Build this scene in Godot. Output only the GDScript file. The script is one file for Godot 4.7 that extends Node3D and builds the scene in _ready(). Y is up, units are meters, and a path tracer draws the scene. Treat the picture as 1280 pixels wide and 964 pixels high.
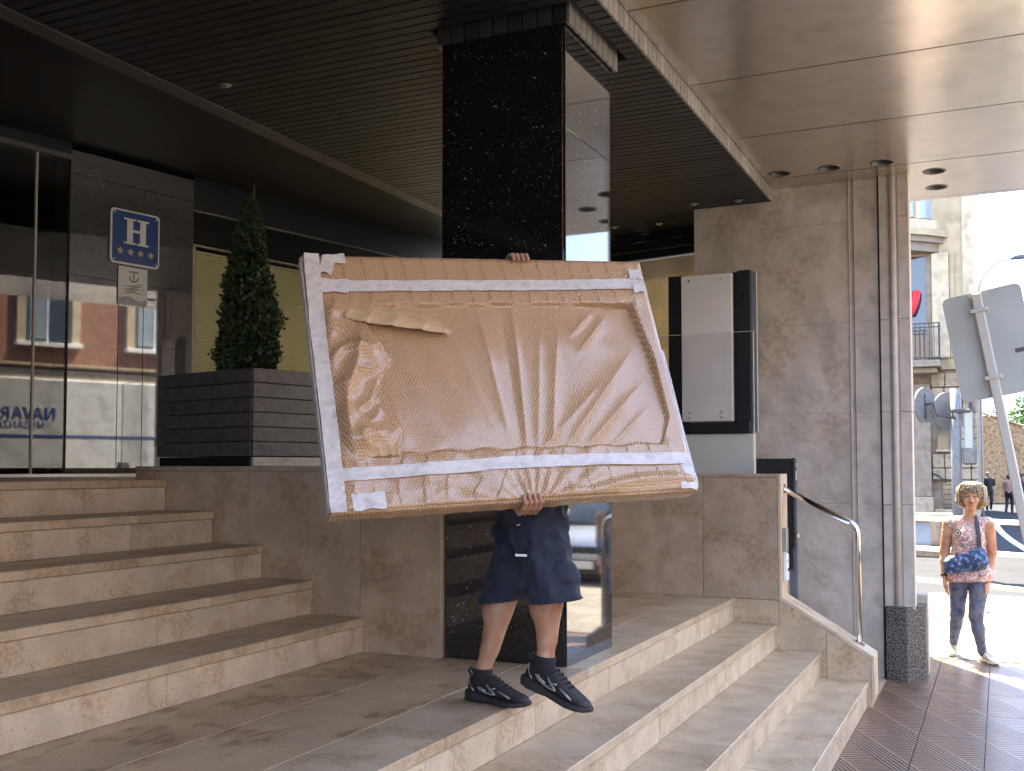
extends Node3D
# The entrance of a city hotel: stone steps under a dark slatted soffit, a man carrying a wrapped panel, a sunlit street beyond.

var M := {}
var boxes := {}
var rng := RandomNumberGenerator.new()


# ---------------------------------------------------------------- nodes
func part(called: String, mesh: Mesh, m: Material, parent: Node = self, at := Vector3.ZERO, turn := Basis()) -> MeshInstance3D:
	var o := MeshInstance3D.new()
	o.name = called
	o.mesh = mesh
	o.material_override = m
	o.transform = Transform3D(turn, at)
	parent.add_child(o, true)
	return o


func tag(o: Node, label: String, category := "", group := "") -> Node:
	o.set_meta("label", label)
	if category:
		o.set_meta("category", category)
	if group:
		o.set_meta("group", group)
	return o


func thing(called: String, label: String, category: String, at := Vector3.ZERO, turn := Basis(), group := "") -> Node3D:
	var o := Node3D.new()
	o.name = called
	o.transform = Transform3D(turn, at)
	add_child(o, true)
	tag(o, label, category, group)
	return o


func setting(called: String, mesh: Mesh, m: Material, label: String, at := Vector3.ZERO) -> MeshInstance3D:
	var o := part(called, mesh, m, self, at)
	o.set_meta("kind", "structure")
	o.set_meta("label", label)
	return o


# ---------------------------------------------------------------- materials
func noise_tex(seed_: int, freq: float, cols: Array, offs: Array, oct := 4, size := 512, type := FastNoiseLite.TYPE_SIMPLEX_SMOOTH, cell := false) -> NoiseTexture2D:
	var n := FastNoiseLite.new()
	n.seed = seed_
	n.frequency = freq
	n.noise_type = FastNoiseLite.TYPE_CELLULAR if cell else type
	n.fractal_type = FastNoiseLite.FRACTAL_NONE if cell else FastNoiseLite.FRACTAL_FBM
	n.fractal_octaves = oct
	n.cellular_return_type = FastNoiseLite.RETURN_DISTANCE
	var t := NoiseTexture2D.new()
	t.width = size
	t.height = size
	t.seamless = true
	t.noise = n
	t.normalize = true
	if cols.size():
		var g := Gradient.new()
		g.colors = PackedColorArray(cols)
		g.offsets = PackedFloat32Array(offs)
		t.color_ramp = g
	return t


func bump_tex(seed_: int, freq: float, strength: float, oct := 4, size := 512) -> NoiseTexture2D:
	var t := noise_tex(seed_, freq, [], [], oct, size)
	t.as_normal_map = true
	t.bump_strength = strength
	return t


func rgb(r: float, g: float, b: float) -> Color:  # real-world base colour, linear
	return Color(r, g, b).linear_to_srgb()


func mat(c: Color, rough := 0.6, metal := 0.0, spec := 0.5) -> StandardMaterial3D:
	var m := StandardMaterial3D.new()
	m.albedo_color = c
	m.roughness = rough
	m.metallic = metal
	m.metallic_specular = spec
	return m


func tri(m: StandardMaterial3D, tex: Texture2D, metres: float, bump: Texture2D = null, scale := 1.0, over: Texture2D = null, over_metres := 1.0) -> StandardMaterial3D:
	m.albedo_texture = tex
	m.uv1_triplanar = true
	m.uv1_world_triplanar = true
	m.uv1_triplanar_sharpness = 6.0
	m.uv1_scale = Vector3.ONE / metres
	if bump:
		m.normal_enabled = true
		m.normal_texture = bump
		m.normal_scale = scale
	if over:
		m.detail_enabled = true
		m.detail_blend_mode = BaseMaterial3D.BLEND_MODE_MUL
		m.detail_uv_layer = BaseMaterial3D.DETAIL_UV_2
		m.detail_albedo = over
		m.uv2_triplanar = true
		m.uv2_world_triplanar = true
		m.uv2_triplanar_sharpness = 6.0
		m.uv2_scale = Vector3.ONE / over_metres
	return m


func grey(v: float) -> Color:
	return Color(v, v, v)


func make_materials() -> void:
	var mottle := noise_tex(3, 0.006, [grey(0.80), grey(0.93), grey(1.0), grey(0.90)], [0.0, 0.35, 0.6, 1.0], 5)
	var lime := stone_tex(1, 1.0)
	var lime_b := stone_tex(2, 1.4)
	var stain := dirt_tex(4, 0.075, 0.50, 0.80, false)
	var scuff := dirt_tex(9, 0.23, 0.46, 0.78, true)
	var fine := bump_tex(5, 0.06, 2.5)
	var lump := bump_tex(6, 0.02, 5.0, 5)
	M.fine = fine
	M.lump = lump
	# two tones of the same limestone
	M.stone = tri(mat(rgb(0.59, 0.465, 0.325), 0.42), lime, 0.9, fine, 0.12, stain, 1.7)
	M.stone_b = tri(mat(rgb(0.56, 0.44, 0.305), 0.45), lime_b, 1.1, fine, 0.12, stain, 1.3)
	M.stone_face = tri(mat(rgb(0.66, 0.545, 0.41), 0.55), lime, 0.7, fine, 0.2, stain, 1.1)
	M.stone_face_b = tri(mat(rgb(0.62, 0.51, 0.38), 0.55), lime_b, 0.8, fine, 0.2, stain, 0.9)
	M.floor_stone = tri(mat(rgb(0.56, 0.415, 0.27), 0.34), lime, 1.0, fine, 0.10, scuff, 1.6)
	M.floor_stone_b = tri(mat(rgb(0.52, 0.385, 0.25), 0.36), lime_b, 1.2, fine, 0.10, scuff, 1.25)
	M.wall_stone = tri(mat(rgb(0.50, 0.385, 0.28), 0.38), lime, 0.8, fine, 0.10, stain, 2.1)
	M.wall_stone_b = tri(mat(rgb(0.475, 0.365, 0.265), 0.38), lime_b, 1.1, fine, 0.10, stain, 1.8)
	M.render = tri(mat(rgb(0.52, 0.45, 0.375), 0.85), mottle, 2.6, lump, 0.45, dirt_tex(15, 0.05, 0.50, 0.8, false), 2.9)
	M.render_smooth = tri(mat(rgb(0.52, 0.45, 0.38), 0.8), mottle, 1.2, fine, 0.3)
	M.grey_granite = tri(mat(rgb(0.22, 0.205, 0.19), 0.85), noise_tex(41, 0.05, [Color(0.3, 0.3, 0.32), Color(0.8, 0.78, 0.75), Color.WHITE], [0.2, 0.5, 0.9], 5), 0.5, bump_tex(42, 0.05, 9.0, 5), 1.0, stain, 0.9)
	# polished blue-black granite with pale flecks
	M.granite = tri(mat(Color.WHITE, 0.04, 0.30, 1.0), granite_tex(), 0.95)
	M.granite.clearcoat_enabled = true
	M.granite.clearcoat = 0.35
	M.granite.clearcoat_roughness = 0.03
	M.granite_panel = tri(mat(rgb(0.17, 0.172, 0.175), 0.025, 0.5, 1.0), noise_tex(53, 0.02, [grey(0.90), grey(0.97), grey(1.0)], [0.0, 0.5, 1.0], 5), 0.9)
	M.dark_steel = mat(rgb(0.017, 0.018, 0.020), 0.4, 0.2)
	M.black = mat(rgb(0.006, 0.006, 0.007), 0.6)
	M.slat = tri(mat(rgb(0.027, 0.0285, 0.032), 0.5), noise_tex(61, 0.01, [grey(0.75), grey(1.0)], [0.0, 1.0]), 1.1)
	M.slat_b = tri(mat(rgb(0.023, 0.0245, 0.028), 0.52), noise_tex(61, 0.01, [grey(0.75), grey(1.0)], [0.0, 1.0]), 1.4)
	M.fascia = tri(mat(rgb(0.24, 0.22, 0.20), 0.5), mottle, 0.4)
	M.fascia_b = tri(mat(rgb(0.32, 0.295, 0.27), 0.5), mottle, 0.5)
	M.collar = mat(rgb(0.035, 0.034, 0.034), 0.5)
	M.dark_ceiling = tri(mat(rgb(0.008, 0.008, 0.0095), 0.55), mottle, 1.5)
	M.beam = mat(rgb(0.085, 0.083, 0.085), 0.55)
	var brushed := noise_tex(71, 0.01, [grey(0.9), grey(1.0), grey(0.95)], [0.0, 0.5, 1.0], 3)
	M.bronze = tri(mat(rgb(0.60, 0.535, 0.465), 0.24, 0.85), brushed, 2.2, bump_tex(72, 0.01, 0.8, 2), 0.10)
	M.bronze.anisotropy_enabled = false
	M.chrome = mat(rgb(0.62, 0.60, 0.57), 0.16, 1.0)
	M.steel = tri(mat(rgb(0.45, 0.44, 0.43), 0.35, 0.9), brushed, 0.3)
	M.white_panel = tri(mat(rgb(0.82, 0.80, 0.76), 0.45), noise_tex(144, 0.004, [grey(0.95), grey(1.0)], [0.0, 1.0], 3), 1.6)
	M.pale_panel = tri(mat(rgb(0.74, 0.76, 0.68), 0.3), noise_tex(144, 0.004, [grey(0.95), grey(1.0)], [0.0, 1.0], 3), 1.6)
	var glass := mat(Color(0.1, 0.11, 0.11, 0.05), 0.02, 0.0, 0.46)
	glass.transparency = BaseMaterial3D.TRANSPARENCY_ALPHA
	M.glass = glass
	M.cream = tri(mat(rgb(0.62, 0.54, 0.36), 0.6), mottle, 1.4)
	M.blind = mat(rgb(0.90, 0.88, 0.50), 0.5)
	M.sunblind = tri(mat(rgb(0.80, 0.73, 0.57), 0.7), lime, 1.4)
	M.sunblind.backlight_enabled = true
	M.sunblind.backlight = Color(0.62, 0.62, 0.60)
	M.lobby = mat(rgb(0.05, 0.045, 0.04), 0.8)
	M.sign_white = mat(rgb(0.75, 0.75, 0.74), 0.4)
	M.sign_blue = mat(rgb(0.013, 0.06, 0.24), 0.35)
	M.star = mat(rgb(0.50, 0.42, 0.28), 0.45)
	M.wood = tri(mat(rgb(0.115, 0.108, 0.104), 0.5), noise_tex(81, 0.02, [grey(0.7), grey(1.0)], [0.0, 1.0], 5), 0.8, bump_tex(82, 0.03, 2.0), 0.3)
	M.wood_b = tri(mat(rgb(0.13, 0.122, 0.117), 0.55), noise_tex(81, 0.02, [grey(0.7), grey(1.0)], [0.0, 1.0], 5), 0.6, bump_tex(82, 0.03, 2.0), 0.3)
	M.pale_wood = tri(mat(rgb(0.55, 0.48, 0.38), 0.6), mottle, 0.3)
	M.bark = mat(rgb(0.10, 0.07, 0.045), 0.9)
	M.soil = mat(rgb(0.05, 0.035, 0.025), 1.0)
	M.kraft = tri(mat(rgb(0.60, 0.40, 0.22), 0.6), mottle, 0.4, fine, 0.3)
	M.tape = tri(mat(rgb(0.64, 0.595, 0.555), 0.26), mottle, 0.25, lump, 0.5)
	# people
	M.skin = tri(mat(rgb(0.45, 0.265, 0.17), 0.5), noise_tex(91, 0.006, [Color(0.80, 0.66, 0.58), Color(0.94, 0.88, 0.84), Color.WHITE], [0.0, 0.45, 1.0], 7), 0.42, fine, 0.25)
	M.skin.subsurf_scatter_enabled = true
	M.skin.subsurf_scatter_strength = 0.06
	M.navy = tri(mat(rgb(0.016, 0.021, 0.040), 0.85), mottle, 0.3, fine, 0.6)
	M.navy.rim_enabled = true
	M.navy.rim = 0.3
	M.navy_b = tri(mat(rgb(0.020, 0.026, 0.048), 0.85), mottle, 0.3, fine, 0.6)
	M.shirt = mat(rgb(0.03, 0.035, 0.05), 0.9)
	M.sock = mat(rgb(0.012, 0.012, 0.014), 0.95)
	M.shoe = tri(mat(rgb(0.015, 0.0135, 0.0125), 0.6), mottle, 0.1, bump_tex(95, 0.12, 6.0), 0.7)
	M.sole = mat(rgb(0.022, 0.0205, 0.0195), 0.7)
	M.silver = mat(rgb(0.30, 0.31, 0.32), 0.35, 0.4)
	M.hair_dark = mat(rgb(0.03, 0.022, 0.016), 0.6)
	M.hair_fair = mat(rgb(0.36, 0.30, 0.21), 0.45)
	M.hair_fair_b = mat(rgb(0.16, 0.115, 0.07), 0.5)
	M.eye = mat(rgb(0.05, 0.03, 0.025), 0.4)
	M.lip = mat(rgb(0.36, 0.13, 0.10), 0.5)
	M.legging = tri(mat(rgb(0.105, 0.115, 0.15), 0.75), noise_tex(101, 0.007, [Color(0.5, 0.45, 0.55), Color(0.85, 0.9, 1.0), Color.WHITE, Color(1.0, 0.75, 0.72)], [0.0, 0.4, 0.65, 1.0], 4), 0.35)
	M.bag = tri(mat(rgb(0.13, 0.24, 0.46), 0.6), noise_tex(103, 0.009, [Color(0.36, 0.36, 0.42), Color(0.5, 0.52, 0.58), Color(1.0, 1.0, 1.0)], [0.0, 0.56, 0.72], 3), 0.3)
	M.strap = mat(rgb(0.02, 0.026, 0.05), 0.8)
	M.trainer = mat(rgb(0.66, 0.63, 0.58), 0.6)
	M.trainer_b = mat(rgb(0.36, 0.33, 0.22), 0.7)
	M.dark_shirt = mat(rgb(0.02, 0.02, 0.024), 0.9)
	M.pink_shirt = mat(rgb(0.45, 0.26, 0.22), 0.9)
	M.blue_shirt = mat(rgb(0.06, 0.08, 0.16), 0.9)
	# street
	M.asphalt = tri(mat(rgb(0.034, 0.038, 0.045), 0.95, 0.0, 0.3), noise_tex(111, 0.05, [grey(0.7), grey(1.0)], [0.0, 1.0], 4), 1.3, fine, 0.6, stain, 5.0)
	M.paver = tri(mat(rgb(0.24, 0.215, 0.185), 0.8), mottle, 1.3, fine, 0.5)
	M.paver_b = tri(mat(rgb(0.20, 0.18, 0.155), 0.8), mottle, 1.1, fine, 0.5)
	M.paint = mat(rgb(0.7, 0.7, 0.68), 0.7)
	M.rail_paint = tri(mat(rgb(0.66, 0.52, 0.48), 0.45), noise_tex(121, 0.02, [Color(0.9, 0.78, 0.75), Color.WHITE], [0.2, 0.6], 4), 0.7)
	M.sign_back = tri(mat(rgb(0.40, 0.415, 0.385), 0.55, 0.0), noise_tex(143, 0.004, [grey(0.93), grey(1.0)], [0.0, 1.0], 3), 1.6)
	M.galva = tri(mat(rgb(0.62, 0.59, 0.52), 0.55, 0.0), noise_tex(131, 0.06, [grey(0.75), grey(1.0)], [0.0, 1.0], 3), 0.3)
	M.blue_grey = tri(mat(rgb(0.12, 0.135, 0.15), 0.55, 0.1), mottle, 0.5)
	M.iron = mat(rgb(0.03, 0.032, 0.035), 0.6)
	M.cream_wall = tri(mat(rgb(0.40, 0.315, 0.19), 0.85), mottle, 3.5, fine, 0.3)
	M.cream_light = tri(mat(rgb(0.50, 0.405, 0.265), 0.8), mottle, 2.0)
	M.grey_stone = tri(mat(rgb(0.25, 0.205, 0.15), 0.85), mottle, 1.5, lump, 0.6, stain, 2.0)
	M.block = tri(mat(rgb(0.36, 0.29, 0.195), 0.9), mottle, 1.5, lump, 0.8, stain, 3.0)
	M.block_b = tri(mat(rgb(0.31, 0.25, 0.165), 0.9), mottle, 1.2, lump, 0.8, stain, 2.0)
	M.rubble = tri(mat(rgb(0.36, 0.28, 0.18), 0.95), noise_tex(141, 0.02, [Color(0.55, 0.5, 0.45), Color(0.9, 0.88, 0.85), Color.WHITE], [0.0, 0.4, 1.0], 5), 2.2, bump_tex(142, 0.05, 9.0, 5), 1.0, stain, 5.0)
	M.window_dark = mat(rgb(0.03, 0.037, 0.045), 0.08, 0.0, 0.8)
	M.window_pale = mat(rgb(0.24, 0.29, 0.30), 0.12, 0.0, 0.8)
	M.red = mat(rgb(0.5, 0.03, 0.04), 0.7)
	M.brick = brick_mat()
	M.van = tri(mat(rgb(0.50, 0.52, 0.54), 0.4), mottle, 2.0)
	M.van_blue = mat(rgb(0.02, 0.05, 0.22), 0.4)
	M.tyre = mat(rgb(0.02, 0.02, 0.021), 0.9)
	M.car = mat(rgb(0.42, 0.44, 0.47), 0.3, 0.6)
	M.amber = mat(rgb(0.5, 0.2, 0.03), 0.3)
	M.leaf = leaf_mat(rgb(0.034, 0.066, 0.022))
	M.leaf_b = leaf_mat(rgb(0.05, 0.10, 0.022))
	M.tree_leaf = leaf_mat(rgb(0.09, 0.19, 0.035))


func leaf_mat(c: Color) -> StandardMaterial3D:
	var m := mat(c, 0.5)
	m.vertex_color_use_as_albedo = true
	m.backlight_enabled = true
	m.backlight = rgb(0.10, 0.16, 0.04)
	return m


func dirt_tex(seed_: int, dark: float, lo: float, hi: float, streaks: bool) -> ImageTexture:
	# grime that multiplies a stone's colour: patches of fine specks and, on floors, short dragged marks
	var n := FastNoiseLite.new()
	n.noise_type = FastNoiseLite.TYPE_SIMPLEX_SMOOTH
	n.seed = seed_
	n.frequency = 0.0075
	n.fractal_octaves = 4
	var a := n.get_seamless_image(512, 512).get_data()
	n.seed = seed_ + 1
	n.frequency = 0.07
	n.fractal_octaves = 4
	var im := n.get_seamless_image(512, 128 if streaks else 512)
	if streaks:
		im.resize(512, 512, Image.INTERPOLATE_CUBIC)
	var b := im.get_data()
	var out := PackedByteArray()
	out.resize(512 * 512 * 3)
	for i in 512 * 512:
		var m := smoothstep(lo, hi, a[i] / 255.0)
		var s := smoothstep(0.50 - 0.12 * m, 0.78 - 0.2 * m, b[i] / 255.0)
		var v := 1.0 - dark * m * (0.18 + 0.82 * s) - 0.025 * s
		out[i * 3] = int(v * 255)
		out[i * 3 + 1] = int(clampf(v * (1.0 - 0.03 * m), 0, 1) * 255)
		out[i * 3 + 2] = int(clampf(v * (1.0 - 0.06 * m), 0, 1) * 255)
	return ImageTexture.create_from_image(Image.create_from_data(512, 512, false, Image.FORMAT_RGB8, out))


func granite_tex() -> ImageTexture:
	# near black ground with scattered pale feldspar flecks of very unequal size and brightness
	var im := Image.create(1024, 1024, false, Image.FORMAT_RGB8)
	im.fill(rgb(0.012, 0.0125, 0.0145))
	var n := FastNoiseLite.new()
	n.seed = 2
	n.frequency = 0.006
	rng.seed = 91
	for k in 7200:
		var p := Vector2(rng.randf() * 1024, rng.randf() * 1024)
		var near := smoothstep(-0.35, 0.35, n.get_noise_2d(p.x, p.y))
		var v := pow(rng.randf(), 3.2) * (0.08 + 0.92 * near) * 0.6 + 0.016
		var r := 0.9 + pow(rng.randf(), 3.0) * 4.2
		var a := rng.randf() * PI
		var flat := rng.randf_range(0.4, 0.95)
		var c := rgb(v * 0.92, v * 0.97, v * 1.02)
		for y in range(int(-r), int(r) + 1):
			for x in range(int(-r), int(r) + 1):
				var q := Vector2(x, y).rotated(a)
				if Vector2(q.x, q.y / flat).length() + rng.randf() * 0.8 < r:
					im.set_pixel(posmod(int(p.x) + x, 1024), posmod(int(p.y) + y, 1024), c)
	return ImageTexture.create_from_image(im)


func stone_tex(seed_: int, veins: float) -> ImageTexture:
	# limestone: soft clouds, thin broken veins, pits and fine grain; repeats without a seam because every noise image does
	var n := FastNoiseLite.new()
	n.noise_type = FastNoiseLite.TYPE_SIMPLEX_SMOOTH
	n.seed = seed_
	n.frequency = 0.006
	n.fractal_octaves = 6
	var a := n.get_seamless_image(512, 512)
	n.seed = seed_ + 10
	n.fractal_type = FastNoiseLite.FRACTAL_RIDGED
	n.frequency = 0.007
	n.fractal_octaves = 3
	var b := n.get_seamless_image(512, 512)
	n.seed = seed_ + 20
	n.fractal_type = FastNoiseLite.FRACTAL_FBM
	n.frequency = 0.16
	n.fractal_octaves = 3
	var c := n.get_seamless_image(512, 512)
	var da := a.get_data()
	var db := b.get_data()
	var dc := c.get_data()
	var out := PackedByteArray()
	out.resize(512 * 512 * 3)
	for i in 512 * 512:
		var v := 0.85 + 0.13 * (da[i] / 255.0) + 0.18 * (dc[i] / 255.0 - 0.5)
		v -= veins * 0.16 * smoothstep(0.86, 0.97, db[i] / 255.0) * smoothstep(0.35, 0.65, da[i] / 255.0)
		v -= 0.20 * smoothstep(0.78, 0.90, dc[i] / 255.0)
		var w := 0.5 + 0.5 * sin(da[i] * 0.05)
		out[i * 3] = int(clampf(v, 0, 1) * 255)
		out[i * 3 + 1] = int(clampf(v * (0.985 + 0.01 * w), 0, 1) * 255)
		out[i * 3 + 2] = int(clampf(v * (0.955 + 0.025 * w), 0, 1) * 255)
	return ImageTexture.create_from_image(Image.create_from_data(512, 512, false, Image.FORMAT_RGB8, out))


func brick_mat() -> StandardMaterial3D:
	var im := Image.create(256, 256, false, Image.FORMAT_RGB8)
	im.fill(rgb(0.30, 0.26, 0.22))
	rng.seed = 4
	for row in 16:
		for k in 5:
			var x := k * 64 - (32 if row % 2 else 0)
			var v := rng.randf_range(0.8, 1.15)
			im.fill_rect(Rect2i(x + 2, row * 16 + 2, 60, 13), rgb(0.27 * v, 0.095 * v, 0.055 * v))
	var m := mat(Color.WHITE, 0.9)
	return tri(m, ImageTexture.create_from_image(im), 1.04)


# ---------------------------------------------------------------- shapes
func st_new(smooth := false) -> SurfaceTool:
	var st := SurfaceTool.new()
	st.begin(Mesh.PRIMITIVE_TRIANGLES)
	st.set_smooth_group(0 if smooth else -1)
	return st


func quad(st: SurfaceTool, a: Vector3, b: Vector3, c: Vector3, d: Vector3) -> void:  # a b c d run clockwise seen from the front
	for v in [a, b, c, a, c, d]:
		st.add_vertex(v)


func done(st: SurfaceTool) -> ArrayMesh:
	st.generate_normals()
	return st.commit()


func box(size: Vector3, c := 0.0) -> Mesh:  # a box with chamfered edges
	var key := "%.4v %.4f" % [size, c]
	if boxes.has(key):
		return boxes[key]
	if c <= 0.0:
		var b := BoxMesh.new()
		b.size = size
		boxes[key] = b
		return b
	var st := st_new()
	add_box(st, Vector3.ZERO, size, c)
	boxes[key] = done(st)
	return boxes[key]


func tri_out(st: SurfaceTool, a: Vector3, b: Vector3, c: Vector3, mid: Vector3) -> void:
	if (b - a).cross(c - a).dot((a + b + c) / 3.0 - mid) > 0.0:
		st.add_vertex(a); st.add_vertex(c); st.add_vertex(b)
	else:
		st.add_vertex(a); st.add_vertex(b); st.add_vertex(c)


func add_box(st: SurfaceTool, at: Vector3, size: Vector3, c := 0.0, turn := Basis()) -> void:
	var h := size / 2.0
	c = minf(c, 0.45 * minf(size.x, minf(size.y, size.z)))
	var pt := func(s: Vector3, out: int) -> Vector3:
		var v := Vector3(s.x * (h.x - c), s.y * (h.y - c), s.z * (h.z - c))
		v[out] = s[out] * h[out]
		return at + turn * v
	for ax in 3:
		var u := (ax + 1) % 3
		var w := (ax + 2) % 3
		for s in [-1.0, 1.0]:
			var q := []
			for k in [[-1, -1], [1, -1], [1, 1], [-1, 1]]:
				var v := Vector3.ZERO
				v[ax] = s; v[u] = k[0]; v[w] = k[1]
				q.append(pt.call(v, ax))
			tri_out(st, q[0], q[1], q[2], at)
			tri_out(st, q[0], q[2], q[3], at)
	if c <= 0.0:
		return
	for ax in 3:
		var u := (ax + 1) % 3
		var w := (ax + 2) % 3
		for k in [[-1, -1], [1, -1], [1, 1], [-1, 1]]:
			var lo := Vector3.ZERO
			lo[ax] = -1; lo[u] = k[0]; lo[w] = k[1]
			var hi := lo
			hi[ax] = 1
			var a: Vector3 = pt.call(lo, u); var b: Vector3 = pt.call(hi, u)
			var d: Vector3 = pt.call(lo, w); var e: Vector3 = pt.call(hi, w)
			tri_out(st, a, b, e, at)
			tri_out(st, a, e, d, at)
	for sx in [-1, 1]:
		for sy in [-1, 1]:
			for sz in [-1, 1]:
				var s := Vector3(sx, sy, sz)
				tri_out(st, pt.call(s, 0), pt.call(s, 1), pt.call(s, 2), at)


func span(lo: Vector3, hi: Vector3, called: String, m: Material, parent: Node = self, c := 0.0) -> MeshInstance3D:  # a box between two corners
	return part(called, box((hi - lo).abs(), c), m, parent, (lo + hi) / 2.0)


func prism(outline: PackedVector2Array, lo: float, hi: float, axis := 2) -> ArrayMesh:  # an outline pushed along an axis: 2 = (x, y) along z, 1 = (x, z) along y
	var st := st_new()
	var at := func(p: Vector2, d: float) -> Vector3: return Vector3(p.x, p.y, d) if axis == 2 else Vector3(p.x, d, p.y)
	var ids := Geometry2D.triangulate_polygon(outline)
	var mid2 := (lo + hi) / 2.0
	for k in range(0, ids.size(), 3):
		for d in [lo, hi]:
			var a: Vector3 = at.call(outline[ids[k]], d); var b: Vector3 = at.call(outline[ids[k + 1]], d); var c: Vector3 = at.call(outline[ids[k + 2]], d)
			tri_out(st, a, b, c, (a + b + c) / 3.0 - (Vector3(0, 0, d - mid2) if axis == 2 else Vector3(0, d - mid2, 0)))
	var cw := Geometry2D.is_polygon_clockwise(outline)
	for k in outline.size():
		var p := outline[k]
		var q := outline[(k + 1) % outline.size()]
		var n2 := (q - p).orthogonal() * (-1.0 if cw else 1.0)  # pointing outwards or inwards, settled below
		var probe := (p + q) / 2.0 + n2.normalized() * 1e-3
		if Geometry2D.is_point_in_polygon(probe, outline):
			n2 = -n2
		var inner: Vector3 = at.call((p + q) / 2.0 - n2.normalized() * 0.01, mid2)
		var a: Vector3 = at.call(p, lo); var b: Vector3 = at.call(q, lo); var c: Vector3 = at.call(q, hi); var d: Vector3 = at.call(p, hi)
		tri_out(st, a, b, c, inner)
		tri_out(st, a, c, d, inner)
	return done(st)


func add_tube(st: SurfaceTool, path: Array, radii, seg := 10, cap := true) -> void:
	var rings := []
	var side := Vector3.UP
	for k in path.size():
		var d: Vector3 = (path[mini(k + 1, path.size() - 1)] - path[maxi(k - 1, 0)]).normalized()
		if k == 0:
			side = d.cross(Vector3.RIGHT if absf(d.x) < 0.8 else Vector3.UP).normalized()
		side = (side - d * side.dot(d)).normalized()
		var up := d.cross(side)
		var r: float = radii[k] if radii is Array else radii
		var ring := PackedVector3Array()
		for s in seg:
			var a := TAU * s / seg
			ring.append(path[k] + (side * cos(a) + up * sin(a)) * r)
		rings.append(ring)
	add_loft(st, rings, cap)


func tube(path: Array, radii, seg := 10) -> ArrayMesh:
	var st := st_new(true)
	add_tube(st, path, radii, seg)
	return done(st)


func add_loft(st: SurfaceTool, rings: Array, cap := true) -> void:  # closed rings that all turn the same way
	for k in rings.size() - 1:
		var a: PackedVector3Array = rings[k]
		var b: PackedVector3Array = rings[k + 1]
		var n := a.size()
		for s in n:
			var t := (s + 1) % n
			quad(st, a[s], b[s], b[t], a[t])
	if cap:
		for e in [0, rings.size() - 1]:
			var r: PackedVector3Array = rings[e]
			var mid := Vector3.ZERO
			for v in r:
				mid += v
			mid /= r.size()
			for s in r.size():
				var t := (s + 1) % r.size()
				if e == 0:
					st.add_vertex(mid); st.add_vertex(r[s]); st.add_vertex(r[t])
				else:
					st.add_vertex(mid); st.add_vertex(r[t]); st.add_vertex(r[s])


func lathe(profile: PackedVector2Array, seg := 24) -> ArrayMesh:  # (radius, y) from the bottom up
	var st := st_new(true)
	for k in profile.size() - 1:
		for s in seg:
			var a := TAU * s / seg
			var b := TAU * (s + 1) / seg
			var p := profile[k]
			var q := profile[k + 1]
			quad(st, Vector3(cos(b) * p.x, p.y, sin(b) * p.x), Vector3(cos(b) * q.x, q.y, sin(b) * q.x), Vector3(cos(a) * q.x, q.y, sin(a) * q.x), Vector3(cos(a) * p.x, p.y, sin(a) * p.x))
	return done(st)


func disc(r: float, t: float, seg := 28) -> CylinderMesh:
	var c := CylinderMesh.new()
	c.top_radius = r
	c.bottom_radius = r
	c.height = t
	c.radial_segments = seg
	c.rings = 0
	return c


func letters(s: String, high: float, font := "Droid Sans", weight := 700, deep := 0.004) -> TextMesh:
	var f := SystemFont.new()
	f.font_names = PackedStringArray([font])
	f.font_weight = weight
	var t := TextMesh.new()
	t.text = s
	t.font = f
	t.font_size = 64
	t.pixel_size = high / 46.0
	t.depth = deep
	return t


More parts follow.
